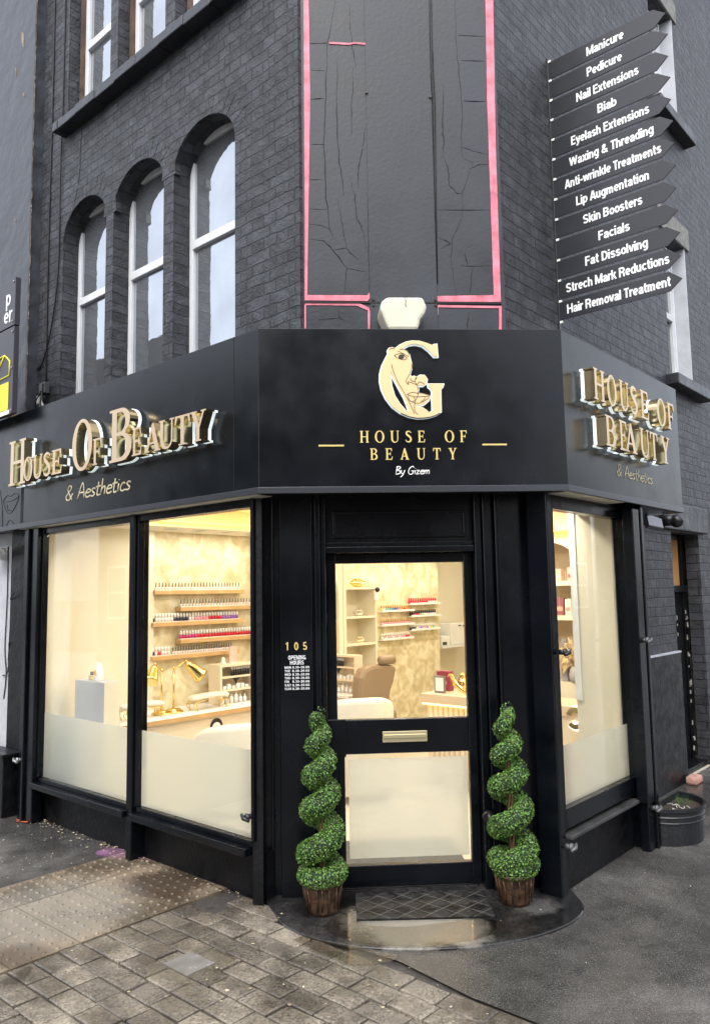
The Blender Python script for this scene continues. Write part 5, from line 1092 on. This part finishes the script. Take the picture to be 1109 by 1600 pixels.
for (o0, o1, z, lab, cols, cap) in ((4.07, 4.66, 1.372, 'upper left clear rack', ['yellow', 'pale', 'green', 'green', 'teal', 'blue', 'navy', 'blue', 'orange', 'orange', 'red', 'orange', 'orange'], 'gold'),
        (4.07, 4.66, 1.215, 'middle left clear rack', ['pink']*13, 'gold'), (4.07, 4.64, 1.057, 'lower left clear rack', ['pale', 'pink', 'pale', 'pink', 'pink', 'pale', 'pink', 'pink', 'pale', 'pink', 'pink', 'red', 'red'], 'clear'),
        (4.58, 5.2, 1.443, 'upper right clear rack', ['red']*9+['pale']*4, 'red'), (4.60, 5.18, 1.30, 'middle right clear rack', ['black', 'black', 'magenta', 'red', 'red', 'green', 'yellow', 'pale', 'pale', 'lilac', 'pale', 'pale', 'pale'], 'black'),
        (4.60, 5.18, 1.14, 'lower right clear rack', ['black', 'black', 'navy', 'pale', 'lilac', 'purple', 'lilac', 'pink', 'purple', 'pale', 'yellow', 'green', 'pale'], 'clear')):
    zz_ = rack(o0, o1, z, lab+' of coloured bottles on the far gold wall')
    for i, c in enumerate(cols): bottle(2.585, o0+.03+i*(o1-o0-.05)/13, zz_, c, cap, 'fat', 'the '+lab, 0)
# organisers
def organiser(e, fr, u0, u1, d0, d1, z0, z1):
    g = MB(fr); g.box(u0, u1, d1-.012, d1, z0, z1)
    for a in (u0, u1-.022): g.box(a, a+.022, d0, d1-.0121, z0, z1)
    g.box(u0+.0221, u1-.0221, d0, d1-.0121, z1-.022, z1); g.build('carcass', CREAM2, e, bevel=.002)
    for f in (.34, .67):
        g = MB(fr); g.box(u0+.0222, u1-.0222, d0+.003, d1-.0122, z0+(z1-z0)*f-.008, z0+(z1-z0)*f+.008); g.build('shelf', CREAM2, e)
    random.seed(31); wh = 'the desk organiser' if z0 > .64 else 'the organiser by the brown chair'
    z = z0+(z1-z0)*.67+.0085; u = u0+(u1-u0)*.38
    while u < u1-.04:
        g = MB(fr); g.cyl(u, d0+.03, z, z+.05, .011, .011, 8, 0); g.cyl(u, d0+.03, z+.05, z+.08, .007, .006, 8, 1); u += .027
        tag(g.build('vial', [BLKP, WHT], uv=False), 'dark vial with white cap on the top shelf of '+wh, 'vial', 'dark vials in '+wh)
    u = u0+.05
    while u < u1-.05:
        h = random.uniform(.04, .085); g = MB(fr); g.cyl(u, d0+.035, z0+.001, z0+h, .018, .016, 10, 0); g.cyl(u, d0+.035, z0+h, z0+h+.02, .008, .006, 8, 1); u += .05
        tag(g.build('pump_bottle', [WHT, CAPS['clear']], uv=False), 'white pump bottle on the bottom shelf of '+wh, 'bottle', 'white pump bottles in '+wh)
    z = z0+(z1-z0)*.34+.0085; u = u0+.05
    while u < u1-.06:
        h = random.uniform(.02, .05); g = MB(fr); g.box(u, u+.035, d0+.02, d0+.055, z, z+h, 0); u += .05
        tag(g.build('white_jar', [WHT], uv=False, bevel=.003), 'small white jar on the middle shelf of '+wh, 'jar', 'white jars in '+wh)
    g = MB(fr); w_ = (u0+u1)/2; z = z0+(z1-z0)*.67-.009; g.lathe(w_, d0+.03, [(.006, z-.055), (.012, z-.03), (.038, z-.001)], 12); tag(g.build('black_brush', BLKP), 'black powder brush hanging under the top shelf of '+wh, 'brush')
e = thing('organiser', 'cream organiser of vials and jars on the nail desk by the window pier', 'organiser', tuple(fL(2.45, 1.8, .645)))
organiser(e, lambda a, b, c: fL(b, a, c), 1.62, 2.02, 2.34, 2.5, .646, .985)
e = thing('pink_card', 'pale pink price card standing on the cream organiser', 'card', tuple(fL(2.42, 1.82, .985)))
g = MB(fL); g.box(2.42, 2.43, 1.79, 1.87, .986, 1.13); g.build('card', mat('pink_card_paper', (.75, .5, .42), .5), e); g = MB(fL); g.box(2.40, 2.45, 1.785, 1.875, .9855, .992); g.build('stand', CAPS['clear'], e)
e = thing('small_ornament', 'small white ornament on the left end of the cream organiser', 'ornament', tuple(fL(2.4, 1.70, .985)))
g = MB(fL); g.lathe(2.4, 1.70, [(.02, .986), (.024, 1.0), (.012, 1.015), (.016, 1.03), (.006, 1.045)], 12); g.build('figure', WHT, e)
e = thing('organiser', 'cream organiser of vials and jars beside the brown treatment chair', 'organiser', tuple(fL(2.2, 2.98, .625)))
organiser(e, fL, 1.95, 2.45, 2.93, 3.03, .626, .99)
e = thing('side_desk', 'cream side desk under the organiser seen through the door', 'desk', tuple(fL(2.2, 2.9, .005)))
g = MB(fL); g.box(1.93, 2.5, 2.80, 3.05, .60, .625); g.build('desk_top', WHT, e, bevel=.003); g = MB(fL); g.box(1.95, 2.45, 2.83, 3.03, .005, .6); g.build('front_panel', CREAM2, e)
g = MB(fL); g.disc_axis((2.25, 2.826, .5), 1, .05, .006, 20); g.build('cable_port', BLKP, e)
# chairs
def barrel(t, o_, zt, R_, label, a0):
    e = thing('armchair', label, 'armchair', tuple(fL(t, o_, .005)), 'cream tub armchairs'); n_ = 28
    g = MB(fL); vs = []; fs = []
    prof = [(R_-.09, .32), (R_-.09, zt-.05), (R_-.075, zt-.015), (R_-.045, zt), (R_-.012, zt-.015), (R_, zt-.05), (R_, .08), (R_-.02, .06)]
    for i in range(n_+1):
        f = i/n_; w = rad(a0+230*(f-.5)); drop = 1-.22*abs(2*f-1)**2.5
        for r_, z_ in prof: vs.append((t+r_*math.cos(w), o_+r_*math.sin(w), z_*drop if z_ > .4 else z_))
    q = len(prof)
    for i in range(n_):
        for k_ in range(q-1): fs.append((i*q+k_, i*q+k_+1, (i+1)*q+k_+1, (i+1)*q+k_))
    fs += [tuple(range(q)), tuple(n_*q+k_ for k_ in range(q))]; g.add(vs, fs, 0, True); g.build('back', FAB, e, uv=False)
    g = MB(fL); g.lathe(t, o_, [(R_-.1, .14), (R_-.07, .16), (R_-.07, .36), (R_-.1, .40), (.05, .41)], 28); g.build('seat', FAB, e, uv=False)
    for w in (.8, 2.4, 3.9, 5.5):
        g = MB(fL); g.cyl(t+.2*math.cos(w), o_+.2*math.sin(w), .006, .15, .012, .02, 8); g.build('leg', BRASS, e)
barrel(1.62, 1.22, .665, .34, 'cream tub armchair pulled up to the nail desk behind the left window', 200)
barrel(1.15, 2.02, .785, .30, 'cream tub armchair seen low through the door glass', 215)
TC = thing('treatment_chair', 'brown reclining treatment chair with a rolled headrest', 'chair', tuple(fL(1.7, 2.85, .005)))
g = MB(fL); g.add(*(lambda P: ([(1.64+.0*i, a, b) for i, (a, b) in enumerate(P)]+[(1.76, a, b) for a, b in P], [tuple(range(len(P))), tuple(range(len(P), 2*len(P)))]+[(i, (i+1) % len(P), len(P)+(i+1) % len(P), len(P)+i) for i in range(len(P))]))([(2.64, .60), (2.66, .82), (2.72, .90), (2.84, .925), (3.10, .905), (3.18, .88), (3.13, .74), (3.08, .66), (3.06, .58), (2.98, .52), (2.80, .54)])); g.build('backrest', TAUPE, TC, bevel=.035)
g = MB(fL); g.tube([(1.66, 2.93, .955), (1.66, 2.95, .955), (1.66, 3.13, .95), (1.66, 3.15, .95)], [.02, .042, .042, .02], 16); g.build('headrest', TAUPE, TC)
g = MB(fL); g.box(1.5, 1.95, 2.55, 3.0, .40, .52); g.build('seat', TAUPE, TC, bevel=.04)
g = MB(fL); g.cyl(1.72, 2.8, .006, .05, .2, .2, 24); g.cyl(1.72, 2.8, .05, .4, .05, .05, 14); g.build('pedestal_base', METAL, TC)
# shelf unit by the gold wall
CS = thing('corner_shelf_unit', 'cream open shelf unit with gold lips beside the far gold wall', 'shelf unit', tuple(fL(2.46, 3.65, .005)))
g = MB(fL); g.box(2.60, 2.6195, 3.24, 3.72, .006, 1.62); g.box(2.34, 2.5999, 3.70, 3.72, .006, 1.62); g.box(2.34, 2.5999, 3.20, 3.24, .006, 2.1); g.build('carcass', CREAM, CS)
for z in (1.62, 1.32, 1.04, .76):
    g = MB(fL); g.box(2.34, 2.5995, 3.241, 3.699 if z < 1.6 else 3.72, z, z+.022); g.build('shelf', CREAM, CS)
AU = thing('arched_shelf_unit', 'cream arched shelf unit with an orange lit niche at the door edge', 'shelf unit', tuple(fL(2.46, 2.8, .005)))
g = MB(fL); g.flat(curve_fill([[(2.2, .006), (3.19, .006), (3.19, 2.1), (2.2, 2.1)], arch_loop(2.3, 3.13, .1, 1.55, 1.92)], .03), lambda x, y, z: (2.355+z, x, y)); g.build('arch_front', CREAM, AU)
g = MB(fL); g.box(2.598, 2.619, 2.2, 3.19, .006, 2.1); g.build('back_panel', CREAM2, AU)
for z in (1.60, 1.28):
    g = MB(fL); g.box(2.371, 2.597, 2.25, 3.16, z, z+.03); g.build('shelf', CREAM, AU)
g = MB(fL); g.box(2.58, 2.596, 2.3, 3.13, 1.262, 1.278); g.build('light_strip', mat('niche_led', (1, .4, .1), .5, emit=6, ecol=(1, .38, .1)), AU)
def lips(t, o_, z, w_, label, mt):
    e = thing('lips_ornament', label, 'ornament', tuple(fL(t, o_, z))); b_ = fL(t, o_, 0); fr = lambda a, d, c: b_+Vector((a, d, c)); h = w_*.5
    g = MB(fr)
    for k_ in (-1, 1):
        P = smooth([(k_*w_*.5, 0, z+h*.62), (k_*w_*.3, -.01, z+h*.82), (k_*w_*.14, -.014, z+h*.98), (0, -.012, z+h*.84)], 4); n_ = len(P)
        g.tube(P, [w_*(.012+.085*math.sin(math.pi*min(1, (i+.4)/(n_-.2)*.62))) for i in range(n_)], 10)
    P = smooth([(-w_*.5, 0, z+h*.58), (-w_*.28, -.012, z+h*.34), (0, -.016, z+h*.26), (w_*.28, -.012, z+h*.34), (w_*.5, 0, z+h*.58)], 4); n_ = len(P)
    g.tube(P, [w_*(.012+.12*math.sin(math.pi*(i+.3)/(n_-.4))) for i in range(n_)], 12); g.build('lips', mt, e, uv=False)
    g = MB(fr); g.box(-w_*.18, w_*.18, -.012, .012, z, z+h*.2); g.build('foot', mt, e)
lips(2.46, 3.56, 1.642, .17, 'large gold lips ornament on top of the cream shelf unit', BRASS)
lips(2.46, 3.56, 1.342, .12, 'silver and white lips ornament on the second shelf', mat('silver_glaze', (.75, .72, .66), .2, metal=.6))
lips(2.46, 3.57, 1.062, .11, 'pale gold lips ornament on the third shelf', mat('pale_gold_glaze', (.85, .75, .45), .25, metal=.4))
e = thing('security_camera', 'small white camera with black lens clipped to the shelf unit', 'camera', tuple(fL(2.3, 3.71, 1.5)))
g = MB(fL); g.box(2.31, 2.339, 3.67, 3.72, 1.50, 1.6); g.build('body', WHT, e, bevel=.008); g = MB(fL); g.ball((2.305, 3.70, 1.615), .028, 14); g.build('lens', BLKP, e)
# recess with machines
e = thing('machine_shelf', 'white wall shelf in the far recess right of the gold wall', 'shelf', tuple(fL(2.85, 5.8, .88)))
g = MB(fL); g.box(2.7, 2.949, 5.42, 6.1, .87, .895); g.build('plate', WHT, e)
e = thing('steriliser', 'white boxy machine with vents on the recess shelf', 'machine', tuple(fL(2.85, 5.85, .895)))
g = MB(fL); g.box(2.74, 2.93, 5.68, 6.05, .896, 1.17); g.build('case', WHT, e, bevel=.01); g = MB(fL); g.box(2.737, 2.7395, 5.95, 6.0, 1.12, 1.14); g.box(2.737, 2.7395, 5.85, 5.9, 1.13, 1.145); g.build('vents', BLKP, e)
e = thing('card_printer', 'small white printer with dark slot left of the bigger machine', 'machine', tuple(fL(2.8, 5.55, .895)))
g = MB(fL); g.box(2.73, 2.9, 5.45, 5.64, .896, 1.02); g.build('case', WHT, e, bevel=.01); g = MB(fL); g.box(2.726, 2.7295, 5.47, 5.56, .91, .945); g.build('slot', BLKP, e)
# reception desk
RD = thing('reception_desk', 'cream reception desk with fluted front and warm glow under its top', 'desk', tuple(fL(.2, 2.8, .005)))
g = MB(fL); g.box(-.62, .94, 2.60, 3.0, .67, .745); g.build('desk_top', BEIGE, RD, bevel=.004)
g = MB(fL); g.box(-.60, .35, 2.62, 2.64, .006, .669); g.box(.35, .92, 2.66, 2.68, .006, .669); g.box(.90, .92, 2.681, 2.98, .006, .669); g.build('front_panel', CREAM2, RD)
g = MB(fL)
for i in range(11):
    x = .375+i*.05; g.cyl(x, 2.66, .007, .66, .0235, .0235, 12)
g.build('fluting', CREAM2, RD)
g = MB(fL); g.box(.36, .93, 2.606, 2.618, .655, .668); g.build('glow_strip', mat('glow_led', (1, .45, .15), .5, emit=4, ecol=(1, .42, .14)), RD)
g = MB(fL); lc = (-.43, .665)
def lgo(r0, r1, off): return [[(lc[0]+r*math.cos(rad(a)), lc[1]+r*1.1*math.sin(rad(a))) for a in range(20, 330, 10)] for r in (r0,)][0]+[(lc[0]+r1*math.cos(rad(a)), lc[1]+r1*1.1*math.sin(rad(a))) for a in range(320, 10, -10)]
g.flat(curve_fill([lgo(.07, .038, 0)], 1), lambda a, b, d: (a, 2.59 if d > 0 else 2.605, b)); lgx = g.build('round_logo', BRASS, RD, uv=False)
g = MB(fL); g.flat(curve_fill([lgo(.08, .03, 0)], 1), lambda a, b, d: (a, 2.606 if d > 0 else 2.617, b)); g.build('logo_glow', mat('logo_led', (1, 1, 1), .5, emit=1.5), lgx, uv=False)
e = thing('red_box', 'dark red gift box standing on the reception desk', 'box', tuple(fL(.86, 2.85, .745)))
g = MB(fL); g.box(.80, .93, 2.82, 2.88, .746, .91); g.build('box_body', mat('dark_red_card', (.28, .03, .06), .4), e, bevel=.003); g = MB(fL); g.box(.83, .90, 2.816, 2.8195, .80, .83); g.build('band', mat('orange_band', (.8, .3, .08)), e)
e = thing('photo_frame', 'small silver frame with a white card on the reception desk', 'frame', tuple(fL(.82, 2.70, .745)))
g = MB(fL); g.box(.755, .865, 2.69, 2.70, .746, .885); g.build('frame', METAL, e, bevel=.003); g = MB(fL); g.box(.77, .85, 2.686, 2.6895, .762, .87); g.build('card', WHT, e); g = MB(fL); g.plate([(.81+.018*math.cos(i*.5236), .82+.03*math.sin(i*.5236)) for i in range(12)], 2.684, 2.6855); g.build('oval_print', mat('white_print', (.95, .95, .95)), e)
e = thing('hand_ornament', 'gold reaching hand ornament lying on the reception desk', 'ornament', tuple(fL(.66, 2.72, .745)))
g = MB(fL); g.tube(smooth([(.54, 2.72, .758), (.60, 2.72, .775), (.655, 2.72, .81), (.69, 2.72, .84)], 4), [.016, .016, .017, .018, .018, .019, .02, .021, .022, .024, .026, .026, .022], 10, squash=lambda v: (v[0], 2.72+(v[1]-2.72)*.7, v[2]))
for i, (dy, ln) in enumerate(((-.016, .045), (-.005, .055), (.006, .05), (.016, .038))):
    g.tube(smooth([(.685, 2.72+dy, .845), (.70, 2.72+dy*1.3, .87), (.715, 2.72+dy*1.4, .87+ln*.6), (.735, 2.72+dy*1.4, .86+ln*.5)], 3), .0055, 6)
g.tube(smooth([(.66, 2.70, .825), (.665, 2.685, .85), (.685, 2.678, .875)], 3), .006, 6); g.build('hand', BRASS, e, uv=False)
e = thing('gold_jar', 'rounded gold jar at the back of the reception desk', 'jar', tuple(fL(.72, 2.9, .745)))
g = MB(fL); g.lathe(.72, 2.9, [(.03, .746), (.045, .77), (.05, .80), (.04, .84), (.025, .86), (.03, .88), (.01, .90)], 18); g.build('jar_body', BRASS, e)
# niche contents
def gift(t0, t1, z, h, col, key, label, band=None):
    e = thing('product_box', label, 'box', tuple(fL((t0+t1)/2, 3.6, z)))
    g = MB(fL); g.box(t0, t1, 3.55, 3.62, z+.0005, z+h); g.build('carton', mat(key, col, .4), e, bevel=.002)
    g = MB(fL); g.box(t0+.008, t1-.008, 3.546, 3.5495, z+h*.25, z+h*.5); g.build('printed_band', mat(band[0], band[1], .4) if band else WHT, e)
gift(-.01, .05, 1.655, .115, (.75, .5, .42), 'rose_carton', 'rose carton with pale band on the upper niche shelf', ('deep_pink_band', (.5, .12, .15)))
gift(.11, .16, 1.655, .105, (.72, .55, .4), 'tan_carton', 'tan carton at the left of the upper niche shelf', ('pale_band', (.8, .75, .65)))
e = thing('glass_jars', 'clear glass jar with silver lid on the upper niche shelf', 'jar', tuple(fL(-.065, 3.6, 1.655)))
g = MB(fL); g.lathe(-.065, 3.6, [(.032, 1.656), (.036, 1.68), (.036, 1.73), (.03, 1.745)], 16); g.build('glass', mat('pale_glass', (.6, .65, .66), .08), e); g = MB(fL); g.cyl(-.065, 3.6, 1.745, 1.76, .03); g.build('lid', METAL, e)
gift(.10, .17, 1.36, .15, (.3, .1, .12), 'plum_carton', 'plum carton on the lower niche shelf', ('rose_band', (.7, .4, .3)))
gift(.03, .085, 1.36, .14, (.85, .78, .65), 'ivory_carton', 'ivory carton in the middle of the lower niche shelf', ('grey_band', (.4, .35, .3)))
gift(-.075, -.005, 1.36, .155, (.3, .65, .4), 'green_carton', 'green carton on the lower niche shelf', ('pale_green_band', (.4, .72, .5)))
gift(.09, .14, .80, .36, (.3, .3, .32), 'grey_carton', 'tall grey carton behind the pampas grass', ('dark_band', (.2, .2, .22)))
gift(-.08, .06, .80, .34, (.78, .42, .22), 'peach_carton', 'stack of peach cartons behind the pampas grass', ('peach_band', (.85, .6, .42)))
PV = thing('pampas_vase', 'dried pampas grass in a grey vase in the arched niche', 'vase', tuple(fL(.02, 3.52, .80)))
g = MB(fL); g.lathe(.0, 3.53, [(.04, .801), (.055, .82), (.06, .87), (.045, .92), (.03, .94)], 18); g.build('vase', PEDM, PV)
g = MB(fL); random.seed(8)
for i in range(420):
    a = random.uniform(0, 6.28); q = random.uniform(.1, 1); u = Vector((math.cos(a)*q*.13, -abs(math.sin(a))*q*.06, .05+.16*random.random()-.10*q*q)); b_ = Vector((.0, 3.53, .97)); p0 = b_+u*.4; p1 = b_+u; p2 = b_+u*1.25+Vector((0, 0, -.05*q)); d = Vector((random.gauss(0, .004), random.gauss(0, .004), random.gauss(0, .003)))
    g.add([p0-d, p0+d, p1+d*1.6, p2, p1-d*1.6], [(0, 1, 2, 3, 4)])
g.build('plumes', mat('pampas', (.72, .55, .33), .8, island=.35), PV, uv=False, recalc=False)
